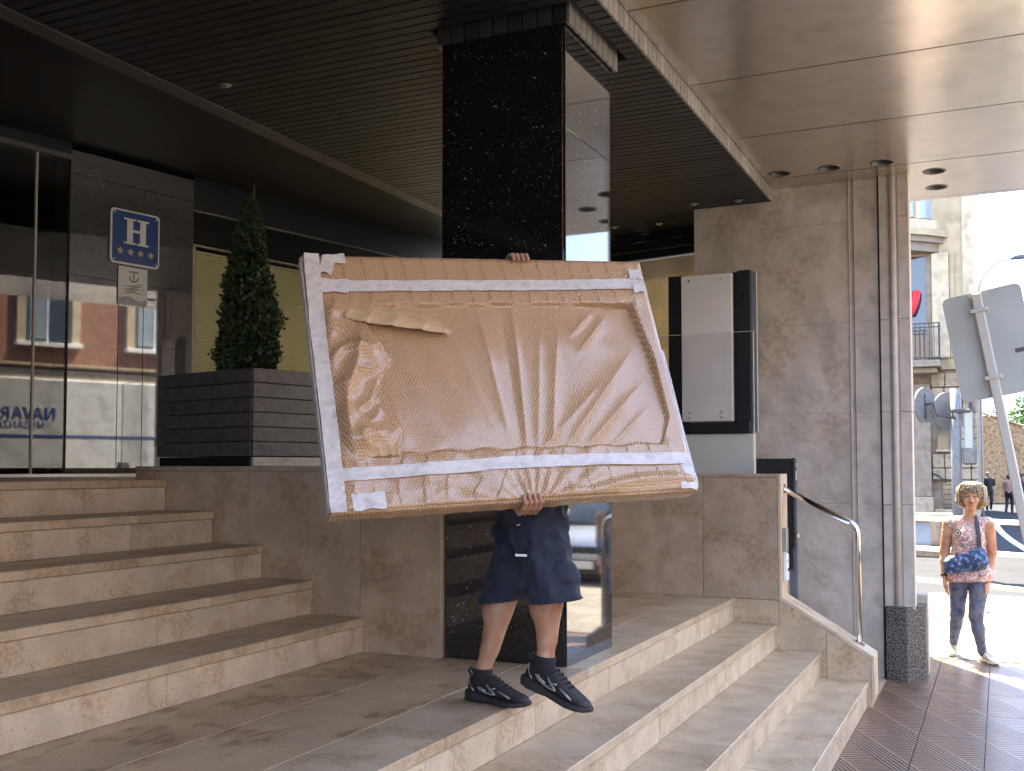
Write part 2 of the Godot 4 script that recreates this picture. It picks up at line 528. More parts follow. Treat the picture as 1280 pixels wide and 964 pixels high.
# A figure as a smooth union of tapered capsules, meshed as surface nets.
# bone: [a, b, radius at a, radius at b, blend, squashed along (optional), by how much, carve (optional)]
func flesh(bones: Array, cell: float, cuts := [], wrinkle := 0.0, wfreq := 9.0) -> ArrayMesh:
	var lo := Vector3.INF
	var hi := -Vector3.INF
	for b in bones:
		var r := Vector3.ONE * maxf(b[2], b[3])
		lo = lo.min(b[0] - r).min(b[1] - r)
		hi = hi.max(b[0] + r).max(b[1] + r)
	lo -= Vector3.ONE * cell * 3.0
	hi += Vector3.ONE * cell * 3.0
	var n := Vector3i(((hi - lo) / cell).ceil()) + Vector3i.ONE
	var f := PackedFloat32Array()
	f.resize(n.x * n.y * n.z)
	f.fill(0.5)
	var sy := n.x
	var sz := n.x * n.y
	for b in bones:
		var a: Vector3 = b[0]
		var ba: Vector3 = b[1] - a
		var ra: float = b[2]
		var rb: float = b[3]
		var k: float = maxf(b[4], 1e-4)
		var carve: bool = b.size() > 7 and b[7]
		var dir: Vector3 = b[5] if b.size() > 6 else Vector3.ZERO
		var sq: float = b[6] - 1.0 if b.size() > 6 else 0.0
		var bb := maxf(ba.dot(ba), 1e-8)
		var reach := Vector3.ONE * (maxf(ra, rb) + k + cell * 2.5)
		var i0 := Vector3i(((a.min(b[1]) - reach - lo) / cell).floor()).clamp(Vector3i.ZERO, n - Vector3i.ONE)
		var i1 := Vector3i(((a.max(b[1]) + reach - lo) / cell).ceil()).clamp(Vector3i.ZERO, n - Vector3i.ONE)
		for z in range(i0.z, i1.z + 1):
			for y in range(i0.y, i1.y + 1):
				var at := z * sz + y * sy
				for x in range(i0.x, i1.x + 1):
					var pa := lo + Vector3(x, y, z) * cell - a
					if sq != 0.0:
						pa += dir * (pa.dot(dir) * sq)
					var h := clampf(pa.dot(ba) / bb, 0.0, 1.0)
					var d := (pa - ba * h).length() - ra - (rb - ra) * h
					var o := f[at + x]
					if carve:
						var e := maxf(k - absf(o + d), 0.0) / k
						f[at + x] = maxf(o, -d) + e * e * k * 0.25
					else:
						var e := maxf(k - absf(o - d), 0.0) / k
						f[at + x] = minf(o, d) - e * e * k * 0.25
	var nz := FastNoiseLite.new()
	nz.frequency = wfreq
	nz.seed = bones.size()
	nz.fractal_octaves = 2
	if wrinkle > 0.0 or cuts.size():
		for z in n.z:
			for y in n.y:
				var at := z * sz + y * sy
				for x in n.x:
					var v := f[at + x]
					if v > cell * 7.0:
						continue
					var p := lo + Vector3(x, y, z) * cell
					if wrinkle > 0.0 and v > -cell * 7.0:
						v += nz.get_noise_3dv(p) * wrinkle
					for c in cuts:
						v = maxf(v, p.dot(c[0]) - c[1])
					f[at + x] = v
	var ids := PackedInt32Array()
	ids.resize(f.size())
	ids.fill(-1)
	var pos := PackedVector3Array()
	var nor := PackedVector3Array()
	for z in n.z - 1:
		for y in n.y - 1:
			var at := z * sz + y * sy
			for x in n.x - 1:
				var i := at + x
				var c0 := f[i]
				if absf(c0) > cell * 6.0:
					continue
				var c1 := f[i + 1]; var c2 := f[i + sy]; var c3 := f[i + sy + 1]
				var c4 := f[i + sz]; var c5 := f[i + sz + 1]; var c6 := f[i + sz + sy]; var c7 := f[i + sz + sy + 1]
				var neg := int(c0 < 0) + int(c1 < 0) + int(c2 < 0) + int(c3 < 0) + int(c4 < 0) + int(c5 < 0) + int(c6 < 0) + int(c7 < 0)
				if neg == 0 or neg == 8:
					continue
				var s := Vector3.ZERO
				var m := 0
				if (c0 < 0) != (c1 < 0): s += Vector3(c0 / (c0 - c1), 0, 0); m += 1
				if (c2 < 0) != (c3 < 0): s += Vector3(c2 / (c2 - c3), 1, 0); m += 1
				if (c4 < 0) != (c5 < 0): s += Vector3(c4 / (c4 - c5), 0, 1); m += 1
				if (c6 < 0) != (c7 < 0): s += Vector3(c6 / (c6 - c7), 1, 1); m += 1
				if (c0 < 0) != (c2 < 0): s += Vector3(0, c0 / (c0 - c2), 0); m += 1
				if (c1 < 0) != (c3 < 0): s += Vector3(1, c1 / (c1 - c3), 0); m += 1
				if (c4 < 0) != (c6 < 0): s += Vector3(0, c4 / (c4 - c6), 1); m += 1
				if (c5 < 0) != (c7 < 0): s += Vector3(1, c5 / (c5 - c7), 1); m += 1
				if (c0 < 0) != (c4 < 0): s += Vector3(0, 0, c0 / (c0 - c4)); m += 1
				if (c1 < 0) != (c5 < 0): s += Vector3(1, 0, c1 / (c1 - c5)); m += 1
				if (c2 < 0) != (c6 < 0): s += Vector3(0, 1, c2 / (c2 - c6)); m += 1
				if (c3 < 0) != (c7 < 0): s += Vector3(1, 1, c3 / (c3 - c7)); m += 1
				ids[i] = pos.size()
				pos.append(lo + (Vector3(x, y, z) + s / m) * cell)
				nor.append(Vector3(c1 + c3 + c5 + c7 - c0 - c2 - c4 - c6, c2 + c3 + c6 + c7 - c0 - c1 - c4 - c5, c4 + c5 + c6 + c7 - c0 - c1 - c2 - c3).normalized())
	var tris := PackedInt32Array()
	var steps := [1, sy, sz]
	for z in range(1, n.z - 1):
		for y in range(1, n.y - 1):
			var at := z * sz + y * sy
			for x in range(1, n.x - 1):
				var i := at + x
				if ids[i] < 0 and ids[i - 1] < 0 and ids[i - sy] < 0 and ids[i - sz] < 0:
					continue
				var here := f[i] < 0
				for ax in 3:
					if here == (f[i + steps[ax]] < 0):
						continue
					var u: int = steps[(ax + 1) % 3]
					var w: int = steps[(ax + 2) % 3]
					var q0 := ids[i - u - w]; var q1 := ids[i - w]; var q2 := ids[i]; var q3 := ids[i - u]
					if q0 < 0 or q1 < 0 or q2 < 0 or q3 < 0:
						continue
					if here:
						tris.append_array(PackedInt32Array([q0, q2, q1, q0, q3, q2]))
					else:
						tris.append_array(PackedInt32Array([q0, q1, q2, q0, q2, q3]))
	var arr := []
	arr.resize(Mesh.ARRAY_MAX)
	arr[Mesh.ARRAY_VERTEX] = pos
	arr[Mesh.ARRAY_NORMAL] = nor
	arr[Mesh.ARRAY_INDEX] = tris
	var mesh := ArrayMesh.new()
	if pos.size():
		mesh.add_surface_from_arrays(Mesh.PRIMITIVE_TRIANGLES, arr)
	return mesh


# ---------------------------------------------------------------- the scene
const EYE := 1.65
const LAND := 0.708
const RISE := 0.176
const TOP := 1.588
const SOFFIT := 3.885
const METAL := 3.985
const WIDER := 1.13
var FACE := Basis(Vector3(0.21474, 0, -0.97667), Vector3.UP, Vector3(0.97667, 0, 0.21474))  # along the glazed front, up, out of it
var FRONT := Vector3(-6.517, -0.2145, -5.471)
var SHOP := FACE.scaled(Vector3.ONE * WIDER)


func _ready() -> void:
	var cam := Camera3D.new()
	cam.name = "camera"
	cam.projection = Camera3D.PROJECTION_FRUSTUM
	cam.near = 0.1
	cam.far = 400.0
	cam.size = 2.0 * 0.1 * 482.0 / 1320.0
	cam.frustum_offset = Vector2(0, 0.1 * 42.0 / 1320.0)
	cam.position = Vector3(0, EYE, 0)
	cam.rotation = Vector3(deg_to_rad(2.68), deg_to_rad(24.85), 0)
	add_child(cam)
	cam.current = true

	var env := Environment.new()
	var sky_m := ProceduralSkyMaterial.new()
	sky_m.sky_top_color = Color(0.35, 0.41, 0.52)
	sky_m.sky_horizon_color = Color(0.475, 0.525, 0.59)
	sky_m.sky_curve = 0.16
	sky_m.ground_bottom_color = Color(0.30, 0.28, 0.26)
	sky_m.ground_horizon_color = Color(0.45, 0.47, 0.48)
	sky_m.sky_energy_multiplier = 1.2
	sky_m.sun_angle_max = 25.0
	var sky := Sky.new()
	sky.sky_material = sky_m
	env.background_mode = Environment.BG_SKY
	env.sky = sky
	env.tonemap_mode = Environment.TONE_MAPPER_LINEAR
	env.tonemap_exposure = 17.0
	env.sdfgi_enabled = true
	env.ssao_enabled = true
	env.ssil_enabled = true
	var we := WorldEnvironment.new()
	we.name = "world_environment"
	we.environment = env
	add_child(we)

	var sun := DirectionalLight3D.new()
	sun.name = "sun"
	sun.light_energy = 1.1
	sun.light_color = Color(1.0, 0.94, 0.83)
	sun.light_angular_distance = 0.5
	sun.shadow_enabled = true
	add_child(sun)
	sun.look_at_from_position(Vector3(-2.86, 8.48, -4.45), Vector3.ZERO)

	make_materials()
	ground()
	stairs()
	low_wall()
	column()
	soffits()
	back_walls()
	glazed_front()
	lift()
	pilaster_wall()
	planter()
	street()
	far_buildings()
	opposite()
	street_furniture()
	package()
	carrier()
	woman()
	pedestrians()


func ground() -> void:
	setting("street_ground", box(Vector3(400, 0.1, 400)), M.asphalt, "grey asphalt ground running to the horizon", Vector3(0, -0.17, 0))
	# pavement of ribbed dark red tiles beside the steps
	setting("pavement_base", box(Vector3(3.12, 0.1, 16.0)), M.black, "dark bedding under the ribbed pavement tiles", Vector3(0.68, -0.062, -2.0))
	var pave := Node3D.new()
	pave.name = "pavement"
	add_child(pave)
	pave.set_meta("kind", "structure")
	pave.set_meta("label", "pavement of ribbed dark red tiles beside the steps")
	var tiles := [tile_mat(0), tile_mat(1), tile_mat(2)]
	var tm := tile_mesh(0.372, 0.716)
	rng.seed = 8
	for c in 8:
		for r in 20:
			if r > 12 and c > 5:
				continue
			part("paving_tile", tm, tiles[(c * 7 + r * 5 + int(c == 1)) % 3], pave, Vector3(-0.686 + c * 0.378, rng.randf_range(-0.0006, 0.0006), -9.62 + r * 0.7205))
	# pale slabs beyond the corner, out in the sun
	var slabs := Node3D.new()
	slabs.name = "pale_pavement"
	add_child(slabs)
	slabs.set_meta("kind", "structure")
	slabs.set_meta("label", "pale sunlit pavement beyond the corner pier")
	span(Vector3(-14, -0.12, -15.0), Vector3(2.2, -0.014, -10.0), "bed", M.black, slabs)
	for i in 14:
		for k in 8:
			var x := -6.2 + i * 0.603
			var z := -14.98 + k * 0.619
			part("paving_slab", box(Vector3(0.597, 0.06, 0.613), 0.004), [M.paver, M.paver_b][(i * 3 + k * 5) % 2], slabs, Vector3(x + 0.3, -0.03, z + 0.305))
	for i in 16:
		part("kerb_stone", box(Vector3(0.99, 0.2, 0.16), 0.012), M.grey_stone, slabs, Vector3(-12.9 + i * 1.0, -0.095, -15.07))
	var kerb := Node3D.new()
	kerb.name = "kerb"
	add_child(kerb)
	kerb.set_meta("kind", "structure")
	kerb.set_meta("label", "stone kerb along the street")
	for i in 18:
		part("kerb_stone", box(Vector3(0.16, 0.2, 0.99), 0.012), M.grey_stone, kerb, Vector3(2.33, -0.09, -14.4 + i * 1.0))
	# drain grate in the sunny pavement
	var g := thing("drain_grate", "slotted grey drain grate in the sunlit pavement behind the walking woman", "drain grate", Vector3(-0.28, 0.004, -10.78))
	var bars := st_new()
	for k in 24:
		add_box(bars, Vector3(-0.3 + k * 0.026, 0, 0), Vector3(0.012, 0.006, 0.5))
	part("grate_bars", done(bars), M.galva, g)
	part("frame", box(Vector3(0.66, 0.004, 0.56)), M.iron, g, Vector3(0, -0.003, 0))


func tile_mat(k: int) -> StandardMaterial3D:
	if not M.has("tile_maps"):
		var w := 192
		var h := 384
		var hm := Image.create(w, h, false, Image.FORMAT_RGB8)
		var al := Image.create(w, h, false, Image.FORMAT_RGB8)
		for y in h:
			for x in w:
				var u := float(x) / w
				var v := float(y) / h
				var s := fposmod(v - u, 1.0)
				var g := 0.0
				if s > 0.04 and s < 0.5:
					g = smoothstep(-0.3, 0.4, cos((s - 0.04) / 0.46 * TAU * 6.0))
				elif s >= 0.5:
					g = 0.35 + 0.65 * smoothstep(-0.5, 0.5, cos((v + u * 0.28) * TAU * 16.0))
				else:
					g = 0.9
				hm.set_pixel(x, y, grey(g))
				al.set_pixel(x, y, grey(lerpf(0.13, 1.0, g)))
		var nm := hm.duplicate()
		nm.bump_map_to_normal_map(9.0)
		M.tile_maps = [ImageTexture.create_from_image(al), ImageTexture.create_from_image(nm)]
	var m := mat(rgb([0.34, 0.31, 0.31][k], [0.185, 0.175, 0.18][k], [0.105, 0.10, 0.11][k]), 0.30)
	m.albedo_texture = M.tile_maps[0]
	m.normal_enabled = true
	m.normal_texture = M.tile_maps[1]
	m.normal_scale = 1.0
	m.texture_repeat = true
	return m


func tile_mesh(w: float, l: float) -> ArrayMesh:
	var st := st_new()
	var a := [Vector3(-w / 2, 0, -l / 2), Vector3(w / 2, 0, -l / 2), Vector3(w / 2, 0, l / 2), Vector3(-w / 2, 0, l / 2)]
	var uv := [Vector2(0, 0), Vector2(1, 0), Vector2(1, 1), Vector2(0, 1)]
	for k in [0, 1, 2, 0, 2, 3]:
		st.set_uv(uv[k])
		st.add_vertex(a[k])
	for k in 4:
		var t := (k + 1) % 4
		var d := Vector3(0, -0.012, 0)
		for v in [[a[k], uv[k]], [a[k] + d, uv[k]], [a[t] + d, uv[t]], [a[k], uv[k]], [a[t] + d, uv[t]], [a[t], uv[t]]]:
			st.set_uv(v[1])
			st.add_vertex(v[0])
	st.generate_normals()
	st.generate_tangents()
	return st.commit()


func steps_of(parent: Node3D, nose: float, next: float, y: float, low: float, z0: float, z1: float, seed_: int, dir := 1.0) -> void:
	# one step: tread slabs whose nosing is at x = nose and which run back to x = next, over riser slabs
	rng.seed = seed_
	var z := z0
	while z > z1 + 0.02:
		var l := minf(rng.randf_range(1.05, 1.6), z - z1)
		if z - l - z1 < 0.3:
			l = z - z1
		var c := Vector3((nose + next) / 2.0, y - 0.021, z - l / 2.0)
		part("tread_slab", box(Vector3(absf(nose - next), 0.042, l - 0.003), 0.0035), [M.stone, M.stone_b][rng.randi() % 2], parent, c + Vector3(0, rng.randf_range(-0.0007, 0.0007), 0))
		z -= l
	z = z0
	while z > z1 + 0.02:
		var l := minf(rng.randf_range(0.8, 1.5), z - z1)
		if z - l - z1 < 0.3:
			l = z - z1
		part("riser_slab", box(Vector3(0.03, y - 0.043 - low, l - 0.003), 0.002), [M.stone_face, M.stone_face_b][rng.randi() % 2], parent, Vector3(nose - dir * 0.027, (y - 0.043 + low) / 2.0, z - l / 2.0))
		z -= l


func stairs() -> void:
	# ground core under everything
	setting("stone_core", box(Vector3(1.2, 0.62, 9.8)), M.stone_b, "solid stone under the landing", Vector3(-2.45, 0.32, -2.84))
	var up := thing("upper_stairs", "flight of cream stone steps rising to the hotel doors on the left", "stairs")
	var x5 := [-2.985, -3.305, -3.635, -3.975, -4.32]
	for k in 5:
		var nxt: float = x5[k + 1] - 0.03 if k < 4 else -4.9
		steps_of(up, x5[k], nxt, LAND + RISE * (k + 1), LAND + RISE * k + 0.001, 1.6, -4.648, 40 + k)
	var flr := Node3D.new()
	flr.name = "landing_floor"
	add_child(flr)
	flr.set_meta("kind", "structure")
	flr.set_meta("label", "brown stone landing between the two flights of steps")
	rng.seed = 77
	# big slabs, and a nosing course along the edge
	for i in 3:
		var z := 1.7
		var x1: float = [-2.11, -2.56, -2.90][i]
		var x0: float = [-2.557, -2.897, -3.04][i]
		while z > -7.7:
			var l := minf([1.15, 1.32, 1.24][i], z + 7.732)
			if i > 0 and z - l < -4.65:
				l = minf(l, maxf(0.0, z + 4.648)) if x0 < -2.95 else l
			if l < 0.05:
				break
			part("floor_slab", box(Vector3(x1 - x0 - 0.003, 0.04, l - 0.003), 0.001), [M.floor_stone, M.floor_stone_b][rng.randi() % 2], flr, Vector3((x0 + x1) / 2.0, LAND - 0.02 + rng.randf_range(-0.0005, 0.0005), z - l / 2.0))
			z -= l
	var down := thing("lower_stairs", "flight of four pale stone steps going down to the pavement", "stairs")
	var xr := [-1.782, -1.482, -1.172, -0.862]
	for k in 4:
		var back: float = xr[k - 1] - 0.03 if k > 0 else -2.107
		var low := LAND - RISE * (k + 1) + 0.001
		steps_of(down, xr[k], back, LAND - RISE * k, low if k < 3 else 0.0, 1.6, -7.732, 60 + k)
	for k in 3:
		span(Vector3(-2.1, LAND - RISE * (k + 2) + 0.005, -7.73), Vector3(xr[k] - 0.045, LAND - RISE * (k + 1) - 0.05, 1.6), "core", M.stone_b, down)
	# raised ledge that carries the planter: facing slabs and a coping
	var ledge := thing("planter_ledge", "brown stone ledge beside the upper steps carrying the black planter", "wall")
	var cuts := [-4.39, -3.742, -3.02, -2.546]
	for k in 3:
		span(Vector3(cuts[k] + 0.0015, LAND - 0.02, -4.70), Vector3(cuts[k + 1] - 0.0015, 1.635, -4.652), "facing_slab", [M.wall_stone, M.wall_stone_b][k % 2], ledge, 0.002)
	span(Vector3(-4.56, 1.5, -4.70), Vector3(-4.392, 1.635, -4.648), "facing_slab", M.wall_stone_b, ledge, 0.002)
	var cop := [-4.565, -3.742, -3.02, -2.546]
	for k in 3:
		span(Vector3(cop[k] + 0.001, 1.6355, -5.05), Vector3(cop[k + 1] - 0.001, 1.663, -4.647), "coping_slab", [M.wall_stone_b, M.wall_stone][k % 2], ledge, 0.003)
	span(Vector3(-4.55, LAND, -9.3), Vector3(-3.05, 1.655, -4.71), "fill", M.wall_stone_b, ledge)
	var plat := Node3D.new()
	plat.name = "upper_floor"
	add_child(plat)
	plat.set_meta("kind", "structure")
	plat.set_meta("label", "stone floor in front of the hotel doors")
	for r in 4:
		for k in 9:
			span(Vector3(-7.9 + r * 0.75, TOP - 0.05, 1.6 - (k + 1) * 1.25 + 0.003), Vector3(-7.9 + (r + 1) * 0.75 - 0.003, TOP - 0.001, 1.6 - k * 1.25), "floor_slab", [M.floor_stone, M.floor_stone_b][(r + k) % 2], plat)
	setting("platform_core", box(Vector3(9.0, 1.4, 12.0)), M.stone_b, "solid stone under the upper floor", Vector3(-8.85, 0.83, -4.35))
	# pale strip at the foot of the lift
	setting("lift_floor", box(Vector3(1.7, 0.06, 0.92)), M.stone, "pale stone floor at the foot of the lift", Vector3(-1.697, -0.027, -8.42))


func low_wall() -> void:
	var w := thing("stair_wall", "low stone wall with a sloping stringer beside the lower steps", "wall")
	var z0 := -7.98
	var z1 := -7.734
	# upright part: two facing slabs over a core
	span(Vector3(-2.80, LAND - 0.1, z0 + 0.02), Vector3(-1.47, 1.585, z1 - 0.025), "core", M.wall_stone_b, w)
	span(Vector3(-2.80, LAND - 0.002, z1 - 0.024), Vector3(-2.022, 1.585, z1), "facing_slab", M.wall_stone, w, 0.0015)
	span(Vector3(-2.019, LAND - 0.002, z1 - 0.024), Vector3(-1.471, 1.585, z1), "facing_slab", M.wall_stone_b, w, 0.0015)
	span(Vector3(-1.80, LAND - 0.18, z1 - 0.024), Vector3(-1.471, LAND - 0.005, z1), "facing_slab", M.stone_b, w, 0.0015)
	span(Vector3(-2.80, 1.5865, z0), Vector3(-1.471, 1.611, z1 + 0.004), "coping_slab", M.wall_stone, w, 0.003)
	span(Vector3(-1.4695, 0.70, z0), Vector3(-1.446, 1.611, z1 + 0.004), "end_slab", M.stone_face, w, 0.003)
	# sloping part
	part("stringer_slab", prism(PackedVector2Array([Vector2(-1.80, 0.36), Vector2(-1.80, 0.525), Vector2(-1.468, 0.525), Vector2(-1.468, 0.699), Vector2(-1.445, 0.699), Vector2(-1.142, 0.514), Vector2(-1.142, 0.0), Vector2(-1.5, 0.0)]), z0 + 0.01, z1), M.stone_b, w)
	part("stringer_slab", prism(PackedVector2Array([Vector2(-1.139, 0.0), Vector2(-1.139, 0.511), Vector2(-0.845, 0.333), Vector2(-0.845, 0.0)]), z0 + 0.01, z1), M.stone, w)
	part("sloping_coping", prism(PackedVector2Array([Vector2(-1.446, 0.701), Vector2(-1.446, 0.726), Vector2(-0.826, 0.350), Vector2(-0.826, 0.06), Vector2(-0.843, 0.06), Vector2(-0.843, 0.334)]), z0, z1 + 0.004), M.stone_face, w)
	# handrail
	var r := thing("handrail", "bent polished steel handrail on the sloping stone stringer", "handrail")
	var zc := -7.85
	var path := [Vector3(-1.448, 1.502, zc)]
	path.append(Vector3(-0.985, 1.268, zc))
	for k in 7:
		var a := k / 6.0
		var p := Vector3(-0.985, 1.268, zc).lerp(Vector3(-0.938, 1.244, zc), a)
		var q := Vector3(-0.938, 1.244, zc).lerp(Vector3(-0.936, 1.19, zc), a)
		path.append(p.lerp(q, a))
	path.append(Vector3(-0.93, 0.43, zc))
	part("rail", tube(path, 0.0195, 14), M.chrome, r)
	part("foot_plate", disc(0.038, 0.008), M.chrome, r, Vector3(-0.93, 0.42, zc), Basis(Vector3.BACK, -0.54))
	part("wall_plate", disc(0.036, 0.008), M.chrome, r, Vector3(-1.443, 1.504, zc), Basis(Vector3.BACK, PI / 2))


func column() -> void:
	var c := thing("granite_column", "square column of polished black speckled granite behind the wrapped panel", "column")
	var x0 := -2.540
	var x1 := -1.888
	var z1 := -4.685
	var z0 := -5.338
	var ys := [LAND, 2.02, 3.303, 3.93]
	for k in 3:
		var lo: float = ys[k] + 0.0015
		var hi: float = ys[k + 1] - 0.0015
		span(Vector3(x0, lo, z1 - 0.03), Vector3(x1 - 0.012, hi, z1), "granite_slab", M.granite, c, 0.0015)
		span(Vector3(x1 - 0.03, lo, z0), Vector3(x1, hi, z1 - 0.012), "granite_slab", M.granite, c, 0.0015)
		span(Vector3(x0, lo, z0 - 0.03), Vector3(x1 - 0.012, hi, z0), "granite_slab", M.granite, c, 0.0015)
		span(Vector3(x0 - 0.03, lo, z0), Vector3(x0 - 0.001, hi, z1 - 0.012), "granite_slab", M.granite, c, 0.0015)
	span(Vector3(x0 + 0.002, LAND, z0 + 0.002), Vector3(x1 - 0.031, 4.0, z1 - 0.031), "core", M.black, c)
	# collar of upright slats under the soffit
	var k := 0
	var lo := 3.815
	var hi := 4.02
	for i in 9:
		for face in 2:
			part("collar_slat", box(Vector3(0.072, hi - lo, 0.02), 0.002), [M.collar, M.collar, M.slat][(i + face) % 3], c, Vector3(-2.586 + 0.0395 + i * 0.0805, (hi + lo) / 2, z1 + 0.016 if face == 0 else z0 - 0.046))
			part("collar_slat", box(Vector3(0.02, hi - lo, 0.071), 0.002), [M.fascia, M.fascia_b, M.fascia][(i + k) % 3], c, Vector3(x1 + 0.016 if face == 0 else x0 - 0.046, (hi + lo) / 2, z1 - 0.036 - i * 0.0800))
			k += 1


func downlight(at: Vector3, r: float, label: String, group: String) -> void:
	var d := thing("downlight", label, "downlight", at, Basis(), group)
	part("trim_ring", lathe(PackedVector2Array([Vector2(r * 0.84, 0.03), Vector2(r * 0.86, -0.004), Vector2(r, -0.005), Vector2(r * 1.05, 0.0), Vector2(r * 1.0, 0.03)])), M.beam, d)
	part("reflector", lathe(PackedVector2Array([Vector2(0.0, 0.13), Vector2(r * 0.80, 0.13), Vector2(r * 0.84, 0.07), Vector2(r * 0.84, 0.028)])), M.black, d)
	part("lamp", disc(r * 0.4, 0.02), M.dark_steel, d, Vector3(0, 0.115, 0))


func soffits() -> void:
	# dark soffit of slats that run across the porch
	var s := Node3D.new()
	s.name = "slatted_ceiling"
	add_child(s)
	s.set_meta("kind", "structure")
	s.set_meta("label", "dark slatted ceiling over the entrance steps")
	part("backing_board", prism(PackedVector2Array([Vector2(-4.45, 2.0), Vector2(-1.72, 2.0), Vector2(-1.72, -9.3), Vector2(-2.4, -9.49), Vector2(-4.45, -9.94)]), 4.03, 4.06, 1), M.black, s)
	var lx := -4.335
	var rx := -1.716
	rng.seed = 5
	for k in 117:
		var z := -0.9 - k * 0.08
		var wall_x := -5.487 + (z + 10.13) / 0.21474 * 0.97667
		var runs := [[lx, rx]]
		if z < -4.60 and z > -5.43:
			runs = [[lx, -2.612], [-1.815, rx]]
		elif z < -8.82 and z > -9.9:
			runs = [[lx, -2.372]] if z < -8.9 else [[lx, rx]]
		for r in runs:
			r[1] = minf(r[1], wall_x)
			if r[1] - r[0] < 0.02:
				continue
			part("slat", box(Vector3(r[1] - r[0], 0.03, 0.067)), [M.slat, M.slat_b][rng.randi() % 2], s, Vector3((r[0] + r[1]) / 2, SOFFIT + 0.015 + rng.randf_range(-0.0008, 0.0008), z))
	for i in 100:
		part("edge_slat", box(Vector3(0.018, METAL - SOFFIT + 0.03, 0.0725), 0.003), [M.fascia, M.fascia_b, M.fascia][rng.randi() % 3], s, Vector3(-1.7055, (METAL + SOFFIT) / 2 + 0.0145, -0.9 - i * 0.08))
	# grey edge beam and the smooth dark ceiling behind it
	setting("ceiling_beam", box(Vector3(0.125, 0.26, 13.0)), M.beam, "grey beam between the slats and the smooth dark ceiling", Vector3(-4.40, SOFFIT + 0.125, -4.0))
	setting("dark_ceiling", box(Vector3(5.0, 0.05, 13.0)), M.dark_ceiling, "smooth dark ceiling in front of the glazed doors", Vector3(-6.965, 4.165, -4.0))
	# bronze metal soffit over the pavement
	var m := Node3D.new()
	m.name = "metal_ceiling"
	add_child(m)
	m.set_meta("kind", "structure")
	m.set_meta("label", "brushed bronze metal ceiling over the pavement")
	var edges := [2.0, -2.74, -3.90, -5.06, -6.22, -7.378, -8.54, -9.70]
	var holes := [Vector2(-1.547, -8.394), Vector2(-1.168, -8.397), Vector2(-0.78, -8.411), Vector2(-0.433, -8.835), Vector2(-0.442, -9.351)]
	for k in edges.size() - 1:
		var z0: float = edges[k + 1] + 0.013
		var z1: float = edges[k]
		var here := holes.filter(func(h): return h.y > z0 and h.y < z1)
		if here.is_empty():
			span(Vector3(-1.69, METAL, z0), Vector3(0.35, METAL + 0.03, z1), "ceiling_panel", M.bronze, m)
		else:
			part("ceiling_panel", holed(-1.69, 0.35, z0, z1, here, 0.083), M.bronze, m, Vector3(0, METAL, 0))
	span(Vector3(-1.69, METAL + 0.16, -9.72), Vector3(0.35, METAL + 0.2, 2.0), "backing_board", M.black, m)
	span(Vector3(-1.69, METAL + 0.002, -9.78), Vector3(0.41, METAL + 0.5, -9.702), "fascia_panel", M.bronze, m)
	span(Vector3(0.352, METAL + 0.002, -9.70), Vector3(0.41, METAL + 0.5, 2.0), "fascia_panel", M.bronze, m)
	var where := ["nearest the slatted edge", "second from the slatted edge", "nearest the groove of the pale wall", "over the pavement, nearer of the outer pair", "over the pavement, at the ceiling's far end"]
	for k in 5:
		downlight(Vector3(holes[k].x, METAL, holes[k].y), 0.085, "round recessed downlight in the bronze ceiling, " + where[k], "downlights in the metal ceiling")
	var spots := [[Vector3(-4.052, SOFFIT, -4.785), "small steel spotlight in the dark slats above the blue sign"], [Vector3(-2.306, SOFFIT, -8.637), "small steel spotlight in the slats over the pale wall's left end"], [Vector3(-1.945, SOFFIT, -8.687), "small steel spotlight in the slats nearest the bronze ceiling"], [Vector3(-2.788, SOFFIT, -9.214), "small steel spotlight in the slats in front of the cream wall, right one"], [Vector3(-3.195, SOFFIT, -9.166), "small steel spotlight in the slats in front of the cream wall, beside the column"]]
	for sp in spots:
		var t := thing("spotlight", sp[1], "spotlight", sp[0], Basis(), "spotlights in the slatted ceiling")
		part("trim_ring", lathe(PackedVector2Array([Vector2(0.036, 0.0), Vector2(0.038, -0.008), Vector2(0.052, -0.007), Vector2(0.057, 0.0)]), 20), M.dark_steel, t)
		part("lamp", lathe(PackedVector2Array([Vector2(0.0, -0.018), Vector2(0.018, -0.017), Vector2(0.032, -0.008), Vector2(0.036, 0.0)]), 18), M.steel, t, Vector3(0.004, 0, 0), Basis(Vector3.BACK, 0.3))


func holed(x0: float, x1: float, z0: float, z1: float, holes: Array, r: float) -> Mesh:  # a thin panel with round holes, lying in y = 0
	var st := st_new()
	var sorted := holes.duplicate()
	sorted.sort_custom(func(a, b): return a.x < b.x)
	# cut into columns, each with one hole: at most one per column except where two share a column
	var cols := []
	for h in sorted:
		if cols.size() and absf(cols[-1][0].x - h.x) < 0.12:
			cols[-1].append(h)
		else:
			cols.append([h])
	var left := x0
	for k in cols.size():
		var right: float = x1 if k == cols.size() - 1 else (cols[k][0].x + cols[k + 1][0].x) / 2.0
		var list: Array = cols[k]
		list.sort_custom(func(a, b): return a.y < b.y)
		var near := z0
		for j in list.size():
			var far: float = z1 if j == list.size() - 1 else (list[j].y + list[j + 1].y) / 2.0
			ring_cell(st, left, right, near, far, list[j], r)
			near = far
		left = right
	return done(st)


